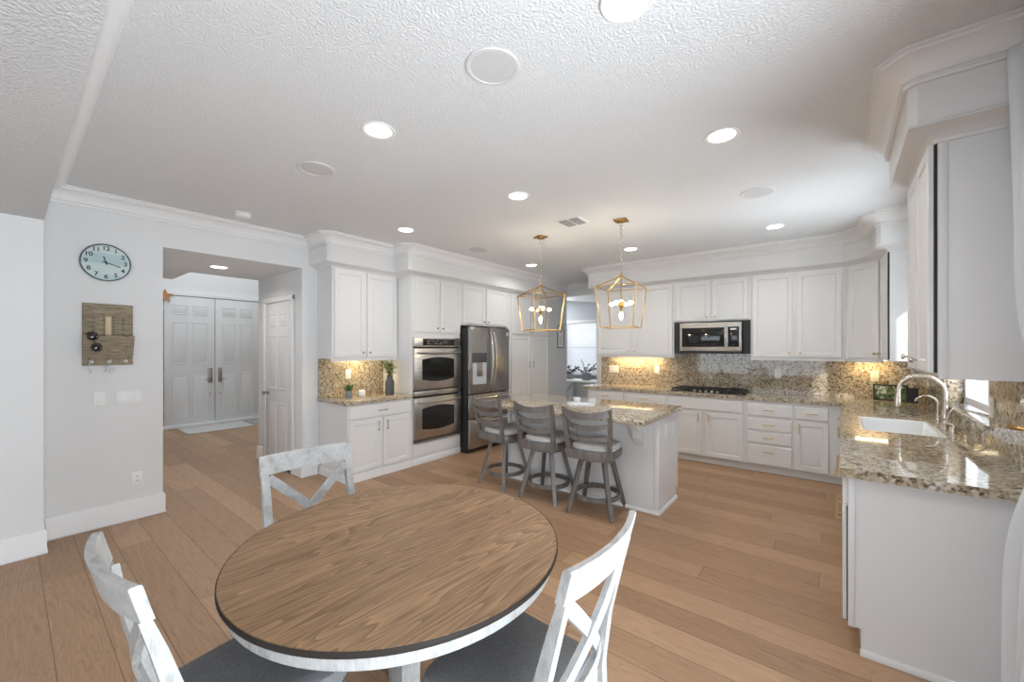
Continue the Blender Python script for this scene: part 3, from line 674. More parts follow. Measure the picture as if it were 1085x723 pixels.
B().box(0.378, 0.389, 2.584, 2.60, 1.40, 2.425).build('gap_shade_strip', 'blackm', r)  # black strip in place of the dark gap behind the near door
B().box(0.392, 0.738, 2.575, 2.580, 1.372, 2.44, 0.0015).box(0.392, 0.42, 2.570, 2.576, 1.372, 2.44, 0.0015).build('end_panel', 'cab', r)
XF[0] = None

# ================================================================ COUNTERS, BACKSPLASH
ZT = 0.918
def slab(poly, z0=0.873, z1=ZT):
    ins = 0.004; n = len(poly)
    return poly
t = B().box(-4.788, -4.126, 2.30, 3.198, 0.873, ZT, 0.005).build('countertop', 'granite')
tag(t, 'small granite countertop left of the ovens holding two potted plants', 'countertop'); 
SX0, SX1, SY0, SY1 = 0.165, 0.60, 3.84, 4.60
sh = lambda x, y: (x + 0.022 * (y - 2.6), y)
b = B().prism([(-3.02, 5.63), (sh(0.053, 5.63)[0], 5.63), (sh(0.053, 4.60)), (sh(0.739, 4.60)), (sh(0.739, 6.268)), (-3.02, 6.268)], 0.873, ZT)
b.prism([sh(0.053, 2.56), sh(0.739, 2.56), sh(0.739, SY0), sh(0.053, SY0)], 0.873, ZT)
b.prism([sh(0.053, SY0), sh(SX0, SY0), sh(SX0, SY1), sh(0.053, SY1)], 0.873, ZT).prism([sh(SX1, SY0), sh(0.739, SY0), sh(0.739, SY1), sh(SX1, SY1)], 0.873, ZT)
tag(b.build('countertop', 'granite'), 'long L-shaped granite countertop along the cooktop and sink walls', 'countertop')
struct(B().box(-4.7885, -4.768, 2.31, 3.198, ZT, 1.384).build('backsplash_left', 'granite'))
struct(B().box(-3.0, 0.80, 6.248, 6.2685, ZT, 1.384).box(-1.716, -0.770, 6.248, 6.2685, 1.384, 1.874).build('backsplash_back', 'granite'))
XF[0] = shear
b = B().box(0.72, 0.7395, 2.60, 3.53, ZT, 1.384).box(0.72, 0.7395, 4.85, 6.245, ZT, 1.384).box(0.72, 0.7395, 3.53, 4.85, ZT, 1.03).box(0.70, 0.86, 3.53, 4.85, 1.03, 1.055, 0.004).box(0.74, 0.83, 4.838, 4.85, 1.055, 1.384)
struct(b.build('backsplash_right', 'granite'))
# sink
t = thing('sink', 'white undermount sink set in the granite counter below the faucet', 'sink', (0.40, 4.2, 0.70))
b = B(); R = []
def rr(x0, x1, y0, y1, r, z, n=5):
    P = []
    for cx, cy, a in ((x1 - r, y1 - r, 0), (x0 + r, y1 - r, 90), (x0 + r, y0 + r, 180), (x1 - r, y0 + r, 270)):
        for i in range(n + 1): th = math.radians(a + 90 * i / n); P.append((cx + r * math.cos(th), cy + r * math.sin(th), z))
    return P
for i, rad, z in ((-0.022, 0.03, 0.70), (-0.022, 0.03, 0.915), (-0.004, 0.03, 0.917), (0.004, 0.035, 0.912), (0.012, 0.05, 0.75), (0.05, 0.06, 0.72), (0.15, 0.05, 0.718)):
    R.append(rr(SX0 + 0.02 + i, SX1 - 0.02 - i, SY0 + 0.02 + i, SY1 - 0.02 - i, rad, z))
b.loft(R, True, True).build('basin', 'porcelain', t)
B().lathe([(0.045, 0.7185), (0.045, 0.723), (0.03, 0.724), (0.02, 0.720)], (0.38, 4.22, 0)).build('drain', 'nickel', t)
# faucets
t = thing('faucet', 'tall brushed nickel gooseneck kitchen faucet arching over the sink', 'faucet', (0.655, 4.34, ZT))
B().lathe([(0.034, ZT), (0.034, ZT + 0.008), (0.024, ZT + 0.014), (0.023, ZT + 0.10), (0.018, ZT + 0.12)], (0.655, 4.34, 0)).build('base', 'nickel', t)
P = [(0.655, 4.34, ZT + 0.08), (0.655, 4.34, ZT + 0.22)]
for i in range(15): a = PI * i / 14; P.append((0.655 - 0.125 * (1 - math.cos(a)), 4.34 + 0.04 * (1 - math.cos(a)) / 2, ZT + 0.255 + 0.125 * math.sin(a)))
P.append((0.403, 4.38, ZT + 0.20))
sp = B().tube(P, 0.0145, 14).build('gooseneck', 'nickel', t)
B().tube([(0.4035, 4.38, ZT + 0.235), (0.400, 4.38, ZT + 0.16), (0.399, 4.38, ZT + 0.13)], [0.0165, 0.0215, 0.0215], 14).build('spray_head', 'nickel', t)
b = B().tube([(0.655, 4.325, ZT + 0.06), (0.655, 4.28, ZT + 0.06)], 0.014, 10).tube([(0.655, 4.285, ZT + 0.06), (0.67, 4.27, ZT + 0.12), (0.69, 4.265, ZT + 0.16)], [0.009, 0.007, 0.006], 8)
b.build('lever', 'nickel', t)
t = thing('water_tap', 'small curved filtered-water tap beside the tall faucet', 'faucet', (0.655, 4.60, ZT))
B().lathe([(0.024, ZT), (0.024, ZT + 0.006), (0.016, ZT + 0.012), (0.016, ZT + 0.055), (0.01, ZT + 0.07)], (0.655, 4.62, 0)).build('base', 'nickel', t)
P = [(0.655, 4.62, ZT + 0.05), (0.655, 4.62, ZT + 0.12)]
for i in range(13): a = PI * 0.92 * i / 12; P.append((0.655 - 0.065 * (1 - math.cos(a)), 4.62, ZT + 0.14 + 0.065 * math.sin(a)))
B().tube(P, 0.0075, 10).build('spout', 'nickel', t)
B().tube([(0.655, 4.605, ZT + 0.04), (0.655, 4.57, ZT + 0.05)], 0.006, 8).build('lever', 'nickel', t)
t = thing('soap_dispenser', 'short brushed nickel soap pump on the counter nearest the window sill', 'soap pump', (0.655, 4.06, ZT))
B().lathe([(0.022, ZT), (0.022, ZT + 0.01), (0.018, ZT + 0.012), (0.018, ZT + 0.045), (0.01, ZT + 0.05), (0.008, ZT + 0.062)], (0.655, 4.06, 0)).build('base', 'nickel', t)
B().tube([(0.655, 4.06, ZT + 0.058), (0.62, 4.06, ZT + 0.064), (0.60, 4.06, ZT + 0.056)], 0.007, 8).build('nozzle', 'nickel', t)
XF[0] = None
# undercabinet light strips
def under(x, y, lx, ly, power, label):
    t = B().box(x - lx / 2, x + lx / 2, y - ly / 2, y + ly / 2, 1.366, 1.3835).build('light_strip', 'strip'); tag(t, label, 'light strip')
    lamp('undercabinet_lamp', 'AREA', (x, y, 1.362), (0, 0.15 if ly < lx else 0, -1) if ly < lx else (-0.15, 0, -1), power, (1, 0.72, 0.34), shape='RECTANGLE', size=max(lx, 0.02), size_y=max(ly, 0.02))
under(-4.70, 2.78, 0.03, 0.62, 2.6, 'warm glowing light strip under the wall cabinet left of the ovens')
t = None
under(-2.36, 6.16, 0.75, 0.03, 3.4, 'warm glowing light strip under the wall cabinet left of the microwave')
under(0.40, 6.13, 0.28, 0.03, 1.3, 'warm glowing light strip under the diagonal corner cabinet')

# cooktop
t = thing('cooktop', 'black gas cooktop with iron grates set in the granite below the microwave', 'cooktop', (-1.26, 5.97, ZT))
B().box(-1.72, -0.81, 5.73, 6.20, ZT - 0.02, ZT + 0.008, 0.004).build('glass_surface', 'black', t)
for cx, cy in ((-1.53, 5.87), (-1.53, 6.07), (-1.26, 5.99), (-0.98, 5.87), (-0.98, 6.07)):
    B().lathe([(0.045, ZT + 0.008), (0.045, ZT + 0.018), (0.03, ZT + 0.022), (0.03, ZT + 0.028)], (cx, cy, 0), 16).build('burner', 'blackm', t)
for x0, x1 in ((-1.70, -1.41), (-1.40, -1.12), (-1.11, -0.83)):
    g = B(); z = ZT + 0.04
    for y in (5.76, 6.18): g.box(x0, x1, y - 0.006, y + 0.006, z - 0.012, z)
    for x in (x0 + 0.006, (x0 + x1) / 2, x1 - 0.006): g.box(x - 0.006, x + 0.006, 5.76, 6.18, z - 0.012, z)
    for y in (5.87, 6.07): g.box(x0, x1, y - 0.005, y + 0.005, z - 0.012, z)
    for x in (x0 + 0.008, x1 - 0.008):
        for y in (5.765, 6.175): g.box(x - 0.008, x + 0.008, y - 0.008, y + 0.008, ZT + 0.007, z)
    g.build('grate', 'blackm', t)
for i in range(5):
    B().lathe([(0.018, ZT + 0.008), (0.018, ZT + 0.026), (0.014, ZT + 0.03)], (-1.40 + i * 0.07, 5.752, 0), 14).build('knob', 'steel', t)
# microwave
t = thing('microwave', 'stainless over-the-range microwave with black glass door under the short wall cabinet', 'microwave', (-1.24, 6.0, 1.435))
fm = frame((-1.622, 5.88, 0), (1, 0, 0), (0, -1, 0))
B().obox(fm, 0, 0.766, 1.435, 1.855, -0.36, 0).build('body', 'blackm', t)
d = B().obox(fm, 0.003, 0.766 - 0.003, 1.468, 1.853, 0.0, 0.032, 0.005).build('door', 'steel', t)
B().obox(fm, 0.035, 0.565, 1.525, 1.785, 0.0305, 0.034, 0.001).build('window', 'ovenglass', d)
B().obox(fm, 0.605, 0.735, 1.525, 1.79, 0.0305, 0.034, 0.001).build('control_panel', 'black', d)
B().obox(fm, 0.635, 0.705, 1.75, 1.77, 0.0335, 0.0348).build('display', 'pewter', d)
B().tube([fm(0.585, 1.50 + 0.31 * i / 10, 0.05 + 0.012 * math.sin(PI * i / 10)) for i in range(11)], 0.012, 10).tube([fm(0.585, 1.51, 0.03), fm(0.585, 1.51, 0.052)], 0.009, 8).tube([fm(0.585, 1.80, 0.03), fm(0.585, 1.80, 0.052)], 0.009, 8).build('handle', 'steel', d)
B().obox(fm, 0, 0.766, 1.437, 1.464, 0, 0.028, 0.003).build('vent_grille', 'blackm', t)
for a0, a1 in ((-0.088, -0.004), (0.770, 0.848)):
    B().obox(fm, a0, a1, 1.435, 1.872, -0.36, -0.03).build('side_filler', 'blackm', t)

# wall plates
def plate(fr, a, z, label, n=1, kind='outlet', m='plate', cat='outlet'):
    w = 0.07 + 0.046 * (n - 1)
    root = thing('wall_outlet' if cat == 'outlet' else 'light_switch', label, cat, fr(a, z - 0.058, 0.003))
    B().obox(fr, a - w / 2, a + w / 2, z - 0.058, z + 0.058, 0.0003, 0.007, 0.002).build('cover_plate', m, root)
    for i in range(n):
        x = a + (i - (n - 1) / 2) * 0.046
        if kind == 'outlet':
            for s in (-1, 1):
                o = B(); disc(o, fr, x, z + s * 0.02, [(0.0165, 0.006), (0.0165, 0.0085), (0.015, 0.009)], 14); o = o.build('socket', m, root)
                B().obox(fr, x - 0.008, x - 0.005, z + s * 0.02 - 0.005, z + s * 0.02 + 0.006, 0.0085, 0.0095).obox(fr, x + 0.005, x + 0.008, z + s * 0.02 - 0.005, z + s * 0.02 + 0.006, 0.0085, 0.0095).build('slots', 'slot', o)
        else:
            B().obox(fr, x - 0.0165, x + 0.0165, z - 0.033, z + 0.033, 0.006, 0.010, 0.0015).build('rocker', m, root)
    return root
fw = FRX(-4.79)
plate(fw, 0.714, 0.36, 'white double-socket outlet low on the clock wall just above the baseboard')
plate(fw, 0.482, 1.085, 'single white rocker switch below the key rack, left of the triple switch', 1, 'sw', cat='light switch')
plate(fw, 0.665, 1.077, 'triple white rocker switch on the clock wall beside the hall opening', 3, 'sw', cat='light switch')
plate(FRX(-4.768), 2.685, 1.18, 'white outlet on the granite backsplash above the small grass plant')
fb = FRB(6.248)
plate(fb, -2.772, 1.165, 'wide white double outlet on the back granite splash nearest the side-room passage', 3, 'outlet')
plate(fb, -2.065, 1.172, 'narrow white outlet on the granite splash between warm strip and cooktop', 1, 'sw')
plate(fb, -0.50, 1.176, 'white outlet on the granite splash right of the microwave', 1, 'outlet')
plate(fb, 0.436, 1.18, 'cream lit outlet on the granite splash above the tablet', 1, 'outlet', 'platec')
XF[0] = shear
frr = frame((0.72, 0, 0), (0, 1, 0), (-1, 0, 0))
plate(frr, 3.46, 1.172, 'cream outlet on the granite between sink window and curtain', 1, 'sw', 'platec')
plate(frr, 5.62, 1.19, 'cream outlet on the corner granite of the sink wall behind the faucet', 2, 'sw', 'platec')
XF[0] = None

# ================================================================ ISLAND
t = thing('kitchen_island', 'white kitchen island with flat panels and curved corbels behind the bar stools', 'island', (-2.07, 3.94, 0))
B().box(-2.93, -1.195, 3.655, 4.245, 0.10, 0.873).box(-2.93, -1.195, 3.655, 4.19, 0, 0.10).build('carcass', 'cab', t)
B().box(-1.235, -1.19, 3.645, 3.69, 0.0, 0.872, 0.003).box(-2.94, -2.895, 3.645, 3.69, 0.0, 0.872, 0.003).build('corner_post', 'cab', t)
B().sweep([(-2.93, 4.18), (-2.93, 3.647), (-1.193, 3.647), (-1.193, 4.185)], [(0, 0), (0.014, 0), (0.014, 0.018), (0.009, 0.03), (0, 0.032)]).build('plinth', 'trim', t)
cp = [(0, 0.872), (0.20, 0.872), (0.20, 0.84), (0.185, 0.825), (0.165, 0.80), (0.125, 0.775), (0.095, 0.745), (0.085, 0.71), (0.09, 0.69), (0.075, 0.665), (0.05, 0.655), (0.03, 0.64), (0.02, 0.61), (0, 0.60)]
for x in (-1.37, -2.06, -2.76):
    B().loft([[(x + s, 3.653 - o, z) for o, z in cp] for s in (-0.035, 0.035)]).build('corbel', 'cab', t)
fi = frame((-1.195, 0, 0), (0, 1, 0), (1, 0, 0))
for y in (3.86, 4.08):
    o = B().obox(fi, y - 0.035, y + 0.035, 0.67, 0.785, 0, 0.006, 0.002).build('outlet_plate', 'plate', t)
    B().obox(fi, y - 0.017, y + 0.017, 0.694, 0.76, 0.005, 0.008, 0.001).build('socket', 'plate', o)
for a0, a1 in ((-2.90, -2.33), (-2.31, -1.79), (-1.77, -1.22)):
    fk = frame((0, 4.246, 0), (1, 0, 0), (0, 1, 0))
    o = B().panel(fk, a0, a1, 0.115, 0.86, DR).build('door', 'cab', t, 20); pull(fk, a1 - 0.04, 0.72, True, 'brass', o)
t = B().box(-3.02, -1.155, 3.195, 4.265, 0.875, 0.92, 0.006).build('countertop', 'granite')
tag(t, 'polished granite island countertop with a deep overhang above the bar stools', 'countertop')

# ================================================================ BAR STOOLS
def bez(p, q, bow, n=9):
    """points from p to q with a bow vector added (parabola)"""
    p, q, bow = Vector(p), Vector(q), Vector(bow)
    return [p.lerp(q, i / (n - 1)) + bow * (4 * (i / (n - 1)) * (1 - i / (n - 1))) for i in range(n)]
def slat(b, p, q, bow, h, th, nrm=(0, 1, 0), zb=None):
    """curved slat: height h (end, mid) and thickness th, bowed in plan"""
    P = bez(p, q, bow, 13); rings = []
    for i, c in enumerate(P):
        u = i / 12; d = (P[min(i + 1, 12)] - P[max(i - 1, 0)]); d.z = 0; d.normalize(); nn = Vector((-d.y, d.x, 0))
        hh = h[0] + (h[1] - h[0]) * math.sin(PI * u)
        rings.append([c + nn * (s * th / 2) + Vector((0, 0, z * hh / 2)) for s, z in ((-1, -0.9), (-0.8, -1), (0.8, -1), (1, -0.9), (1, 0.9), (0.8, 1), (-0.8, 1), (-1, 0.9))])
    return b.loft(rings)
def make_stool(label):
    t = thing('bar_stool', label, 'bar stool', (0, 0, 0), 'swivel bar stools along the island')
    for sx, sy in ((1, 1), (-1, 1), (-1, -1), (1, -1)):
        B().bar((sx * 0.105, sy * 0.105, 0.495), (sx * 0.205, sy * 0.205, 0.0), 0.042, 0.038, 0.032, 0.030, side=(sx, -sy, 0)).build('leg', 'stoolwood', t, 0)
    R = [[((0.205 + o) * math.cos(2 * PI * k / 40), (0.205 + o) * math.sin(2 * PI * k / 40), 0.155 + z) for o, z in ((0.014, -0.018), (0.014, 0.018), (-0.014, 0.018), (-0.014, -0.018))] for k in range(40)]
    B().loft(R + [R[0]], False, False).build('footrest_ring', 'stoolwood', t)
    B().lathe([(0.15, 0.478), (0.165, 0.482), (0.165, 0.512), (0.10, 0.516)]).build('swivel_plate', 'stoolwood', t)
    def rim(r0, bk, z, n=48):
        out = []
        for k in range(n):
            a = 2 * PI * k / n; x, y = math.cos(a), math.sin(a)
            e = (abs(x) ** 3.2 + abs(y) ** 3.2) ** (-1 / 3.2); sc = r0 * e
            xx = x * sc; xx *= 1 - 0.05 * (y < 0) * abs(y); out.append((xx, y * sc, z))
        return out
    B().loft([rim(0.205, 0, 0.516), rim(0.215, 0, 0.522), rim(0.218, 0, 0.565), rim(0.210, 0, 0.580), rim(0.19, 0, 0.582)]).build('seat_frame', 'stoolwood', t)
    B().loft([rim(0.195, 0, 0.581), rim(0.207, 0, 0.594), rim(0.207, 0, 0.615), rim(0.19, 0, 0.634), rim(0.14, 0, 0.645), rim(0.05, 0, 0.648)]).build('cushion', 'cushion', t)
    for s in (-1, 1):
        P = [(s * 0.185, -0.205, 0.515), (s * 0.192, -0.212, 0.62), (s * 0.203, -0.240, 0.80), (s * 0.213, -0.282, 0.985)]
        rings = []
        for i, p in enumerate(P):
            w2, d2 = (0.018, 0.017) if i < 3 else (0.015, 0.013)
            rings.append([(p[0] + a * w2, p[1] + c * d2, p[2]) for a, c in ((-1, -1), (1, -1), (1, 1), (-1, 1))])
        B().loft(rings).build('back_post', 'stoolwood', t, 0)
    B_ = slat(B(), (-0.2, -0.276, 0.947), (0.2, -0.276, 0.947), (0, -0.058, -0.026), (0.064, 0.058), 0.022)
    B_.build('crest_rail', 'stoolwood', t)
    slat(B(), (-0.195, -0.248, 0.832), (0.195, -0.248, 0.832), (0, -0.05, -0.022), (0.042, 0.048), 0.018).build('back_slat', 'stoolwood', t)
    slat(B(), (-0.19, -0.230, 0.725), (0.19, -0.230, 0.725), (0, -0.045, -0.018), (0.042, 0.048), 0.018).build('back_slat', 'stoolwood', t)
    slat(B(), (-0.185, -0.209, 0.555), (0.185, -0.209, 0.555), (0, -0.018, 0), (0.085, 0.085), 0.02).build('back_rail', 'stoolwood', t)
    return t
S1 = make_stool('grey ladder-back bar stool nearest the island end panel, rightmost of the three')
S1.location = (-1.69, 3.42, 0); S1.rotation_euler = (0, 0, math.radians(7))
clone(S1, (-2.235, 3.425, 0), math.radians(1), 'grey ladder-back bar stool in the middle, between the two other stools')
clone(S1, (-2.82, 3.45, 0), math.radians(-9), 'grey ladder-back bar stool nearest the fridge, leftmost of the three')

# ================================================================ DINING TABLE AND CHAIRS
TC = (-1.325, 0.985)
t = thing('dining_table', 'round brown oak dining table with whitewashed apron and pedestal in the foreground', 'dining table', (TC[0], TC[1], 0))
B().lathe([(0.585, 0.737), (0.603, 0.739), (0.607, 0.744), (0.607, 0.754), (0.604, 0.7585), (0.0005, 0.7590)], (*TC, 0), 96).build('tabletop', 'table', t)
B().lathe([(0.5855, 0.7365), (0.6065, 0.7380), (0.6085, 0.742), (0.6085, 0.7545), (0.6072, 0.7575), (0.606, 0.755), (0.606, 0.740), (0.588, 0.7372)], (*TC, 0), 96, caps=False).build('edge_band', 'dark', t)
B().lathe([(0.54, 0.690), (0.584, 0.690), (0.588, 0.694), (0.588, 0.7368), (0.54, 0.7368)], (*TC, 0), 96).build('apron', 'wash', t)
for sx, sy in ((1, 1), (-1, 1), (-1, -1), (1, -1)):
    pass
B().box(TC[0] - 0.045, TC[0] + 0.045, TC[1] - 0.045, TC[1] + 0.045, 0.10, 0.692, 0.005).build('pedestal', 'wash', t)
for k in range(4):
    a = PI / 4 + k * PI / 2; c, s = math.cos(a), math.sin(a)
    B().bar((TC[0] + c * 0.03, TC[1] + s * 0.03, 0.09), (TC[0] + c * 0.42, TC[1] + s * 0.42, 0.035), 0.07, 0.11, 0.06, 0.07, side=(-s, c, 0)).build('foot', 'wash', t, 0)
    B().bar((TC[0] + c * 0.03, TC[1] + s * 0.03, 0.40), (TC[0] + c * 0.34, TC[1] + s * 0.34, 0.695), 0.045, 0.05, side=(-s, c, 0)).build('brace', 'wash', t, 0)

def make_chair(label):
    """faces +x; origin on the floor under the seat"""
    t = thing('dining_chair', label, 'dining chair', (0, 0, 0), 'cross-back chairs around the dining table')
    ZR = 0.975
    for s in (-1, 1):
        # rear leg and back post in one raked piece
        P = [(-0.235, 0.198, 0.0, 0.016, 0.016), (-0.205, 0.198, 0.25, 0.018, 0.018), (-0.195, 0.200, 0.45, 0.021, 0.018), (-0.215, 0.204, 0.62, 0.021, 0.018), (-0.262, 0.203, 0.80, 0.016, 0.017), (-0.288, 0.204, 0.887, 0.0122, 0.017)]
        rings = []
        for x, y, z, dx, dy in P:
            rings.append([(x + a * dx, s * y + c * dy, z) for a, c in ((-1, -1), (1, -1), (1, 1), (-1, 1))])
        B().loft(rings).build('rear_leg', 'wash', t, 0)
        B().bar((0.19, s * 0.205, 0.41), (0.20, s * 0.205, 0.0), 0.042, 0.042, 0.03, 0.03).build('front_leg', 'wash', t, 0)
        B().bar((-0.20, s * 0.20, 0.20), (0.19, s * 0.205, 0.20), 0.02, 0.03).build('stretcher', 'wash', t, 0)
    b = B(); rings = []; n = 17
    for i in range(n):
        u = -1 + 2 * i / (n - 1); y = 0.224 * u; bow = -0.034 * (1 - u * u)
        R = []
        for z, x in ((0.888, -0.282), (0.885, -0.270), (0.885, -0.268)):
            pass
        lo, hi = 0.885, ZR - 0.012 * (u * u) * 0 
        xl, xh = -0.283 + bow, -0.305 + bow; th = 0.0125
        R = [(xl - th, y, lo), (xl + th, y, lo), (xh + th, y, hi - 0.004), (xh + th - 0.004, y, hi), (xh - th + 0.004, y, hi), (xh - th, y, hi - 0.004)]
        rings.append(R)
    b.loft(rings).build('top_rail', 'wash', t)
    def xbar(s, dx):
        b = B(); rings = []; n = 15
        for i in range(n):
            u = i / (n - 1); y = s * (-0.188 + 0.376 * u); z = 0.505 + 0.365 * u
            x = -0.198 + (-0.278 + 0.198) * u ** 1.3 - 0.026 * math.sin(PI * u) + dx
            d = Vector((0, s * 0.384, 0.365)).normalized(); up = Vector((0, -d.z, d.y)); c = Vector((x, y, z))
            rings.append([c + up * (a * 0.021) + Vector((e * 0.009, 0, 0)) for a, e in ((-1, -1), (1, -1), (1, 1), (-1, 1))])
        return b.loft(rings).build('cross_bar', 'wash', t)
    xbar(1, 0.004); xbar(-1, -0.007)
    slat(B(), (-0.200, -0.19, 0.505), (-0.200, 0.19, 0.505), (-0.03, 0, 0), (0.04, 0.04), 0.018).build('lower_rail', 'wash', t)
    B().box(-0.19, 0.20, -0.205, -0.18, 0.36, 0.43).box(-0.19, 0.20, 0.18, 0.205, 0.36, 0.43).box(0.185, 0.21, -0.2, 0.2, 0.36, 0.43).box(-0.20, -0.175, -0.19, 0.19, 0.36, 0.43).build('seat_frame', 'wash', t)
    def sq(k, z):
        P = []; f, r, x0, x1 = 0.228 - k, 0.205 - k, -0.185 + k, 0.232 - k; rad = 0.05
        for cx, cy, a in ((x1 - rad, f - rad, 0), (x0 + rad, r - rad, 90), (x0 + rad, -r + rad, 180), (x1 - rad, -f + rad, 270)):
            for i in range(6): th = math.radians(a + 18 * i); P.append((cx + rad * math.cos(th), cy + rad * math.sin(th), z))
        return P
    B().loft([sq(0.012, 0.425), sq(0.0, 0.435), sq(-0.002, 0.455), sq(0.004, 0.472), sq(0.02, 0.482), sq(0.06, 0.487), sq(0.12, 0.489)]).build('seat', 'seat', t)
    return t
C1 = make_chair('whitewashed cross-back dining chair on the far left side of the table, facing right')
C1.location = (-1.855, 0.955, 0); C1.rotation_euler = (0, 0, math.radians(-6))
clone(C1, (-1.452, 0.475, 0), math.radians(92.2), 'whitewashed cross-back dining chair at the near left with its back to the camera edge')
clone(C1, (-0.80, 1.045, 0), math.radians(181.8), 'whitewashed cross-back dining chair at the right of the table, facing left')

# ================================================================ PENDANTS, CEILING
def make_pendant(label):
    t = thing('pendant_lantern', label, 'pendant light', (0, 0, 0), 'gold lantern pendants above the island')
    B().box(-0.062, 0.062, -0.062, 0.062, 2.775, CE, 0.002).lathe([(0.045, 2.776), (0.03, 2.765), (0.012, 2.76)]).build('canopy', 'gold', t)
    b = B(); z = 2.762; k = 0
    b.tube([(0.012 * math.cos(a), 0, z - 0.02 + 0.018 * math.sin(a)) for a in [2 * PI * i / 12 for i in range(12)]], 0.003, 6, True)
    z -= 0.045
    while z > 2.275:
        pts = []
        for i in range(12):
            a = 2 * PI * i / 12; x = 0.011 * math.cos(a); zz = 0.021 * math.sin(a)
            pts.append((x, 0, z + zz) if k % 2 else (0, x, z + zz))
        b.tube(pts, 0.0025, 6, True); z -= 0.0345; k += 1
    b.build('chain', 'nickel', t)
    b = B(); r0, r1, zt, zb, za, th = 0.200, 0.158, 2.115, 1.715, 2.225, 0.0046
    T = [(r0 * x, r0 * y, zt) for x, y in ((1, 1), (-1, 1), (-1, -1), (1, -1))]; Q = [(r1 * x, r1 * y, zb) for x, y in ((1, 1), (-1, 1), (-1, -1), (1, -1))]
    for i in range(4):
        b.bar(T[i], T[(i + 1) % 4], 2 * th, 2 * th, side=(0, 0, 1)).bar(Q[i], Q[(i + 1) % 4], 2 * th, 2 * th, side=(0, 0, 1))
        b.bar(T[i], Q[i], 2 * th, 2 * th).bar((0, 0, za), T[i], 2 * th, 2 * th)
    b.box(-0.014, 0.014, -0.014, 0.014, 2.205, 2.24, 0.003)
    b.tube([(0.012 * math.cos(a), 0, 2.256 + 0.018 * math.sin(a)) for a in [2 * PI * i / 12 for i in range(12)]], 0.003, 6, True)
    b.build('lantern_frame', 'gold', t)
    B().tube([(0, 0, 2.22), (0, 0, 1.95)], 0.0055, 8).lathe([(0.012, 1.985), (0.028, 1.975), (0.028, 1.935), (0.016, 1.92), (0.012, 1.895)]).build('stem', 'gold', t)
    for k in range(4):
        a = k * PI / 2 - 0.2; c, s = math.cos(a), math.sin(a)
        o = B().tube([(c * 0.02, s * 0.02, 1.955), (c * 0.078, s * 0.078, 1.955)], 0.009, 10).build('socket_arm', 'gold', t)
        B().tube([(c * r, s * r, 1.955) for r in (0.077, 0.083, 0.095, 0.108, 0.122, 0.132)], [0.009, 0.013, 0.019, 0.019, 0.012, 0.003], 12).build('bulb', 'bulb', o)
    o = B().tube([(0, 0, 1.90), (0, 0, 1.868)], 0.011, 10).build('socket_arm', 'gold', t)
    B().tube([(0, 0, z) for z in (1.87, 1.86, 1.845, 1.825, 1.805, 1.79)], [0.009, 0.014, 0.019, 0.018, 0.011, 0.003], 12).build('bulb', 'bulb', o)
    return t
P1 = make_pendant('gold lantern pendant nearer the camera, right of the two over the island')
P1.location = (-1.611, 3.80, 0); P1.rotation_euler = (0, 0, math.radians(6.7))
clone(P1, (-2.58, 3.80, 0), math.radians(-27), 'gold lantern pendant nearer the fridge, left of the two over the island')
for x in (-1.611, -2.58):
    lamp('pendant_lamp', 'POINT', (x, 3.80, 1.99), None, 9, (1, 0.88, 0.72), shadow_soft_size=0.03)

def downlight(x, y, z, label, power=4.5):
    t = thing('recessed_downlight', label, 'ceiling light', (x, y, z), 'recessed downlights in the kitchen ceiling' if z > 2.5 else None)
    B().lathe([(0.078, z - 0.001), (0.097, z - 0.001), (0.098, z - 0.004), (0.094, z - 0.008), (0.080, z - 0.007), (0.074, z - 0.004)], (x, y, 0), 40, caps=False).build('trim_ring', 'plate', t)
    B().lathe([(0.0785, z - 0.0012), (0.0785, z - 0.0035), (0.0005, z - 0.0037)], (x, y, 0), 40).build('lens', 'can', t)
    lamp('downlight_lamp', 'AREA', (x, y, z - 0.02), (0, 0, -1), power, (1, 0.95, 0.90), shape='DISK', size=0.14, spread=math.radians(150))
for x, y, l in ((-2.066, 1.352, 'round downlight left of the large near speaker, nearest the clock wall in the front row'),
                (-0.577, 1.412, 'round downlight cut off by the top edge of the photo'),
                (-0.495, 2.665, 'round downlight nearest the sink cabinets in the middle row'),
                (-2.034, 2.661, 'round downlight in the middle of the ceiling, in front of the air vent'),
                (-3.571, 2.673, 'round downlight in front of the oven cabinets, beside the left crown moulding'),
                (-0.428, 5.004, 'round downlight in the back row nearest the corner cabinet'),
                (-1.99, 4.992, 'round downlight in the back row just right of the nearer gold pendant'),
                (-3.574, 5.01, 'round downlight in the back row near the pantry, behind the farther gold pendant')):
    downlight(x, y, CE, l)
downlight(-5.467, 1.507, 2.44, 'round downlight in the lowered hall ceiling', 4)
for x, y, r, l in ((-1.194, 1.37, 0.124, 'large round ceiling speaker nearest the camera at top centre'), (-2.861, 1.369, 0.124, 'round ceiling speaker near the clock wall, left of the front downlight'),
                   (-0.451, 3.821, 0.124, 'round ceiling speaker on the sink side, between two downlights'), (-3.548, 3.794, 0.124, 'round ceiling speaker in front of the fridge cabinets')):
    t = thing('ceiling_speaker', l, 'speaker', (x, y, CE), 'round in-ceiling speakers')
    B().lathe([(r * 0.82, CE - 0.001), (r, CE - 0.001), (r, CE - 0.004), (r * 0.96, CE - 0.008), (r * 0.84, CE - 0.008), (r * 0.82, CE - 0.005)], (x, y, 0), 48, caps=False).build('bezel', 'bezel', t)
    B().lathe([(r * 0.83, CE - 0.001), (r * 0.83, CE - 0.005), (0.0005, CE - 0.006)], (x, y, 0), 48).build('grille', 'grille', t)
t = thing('air_vent', 'white square ceiling air vent with dark louvres beside the pendants', 'air vent', (-2.02, 3.54, CE))
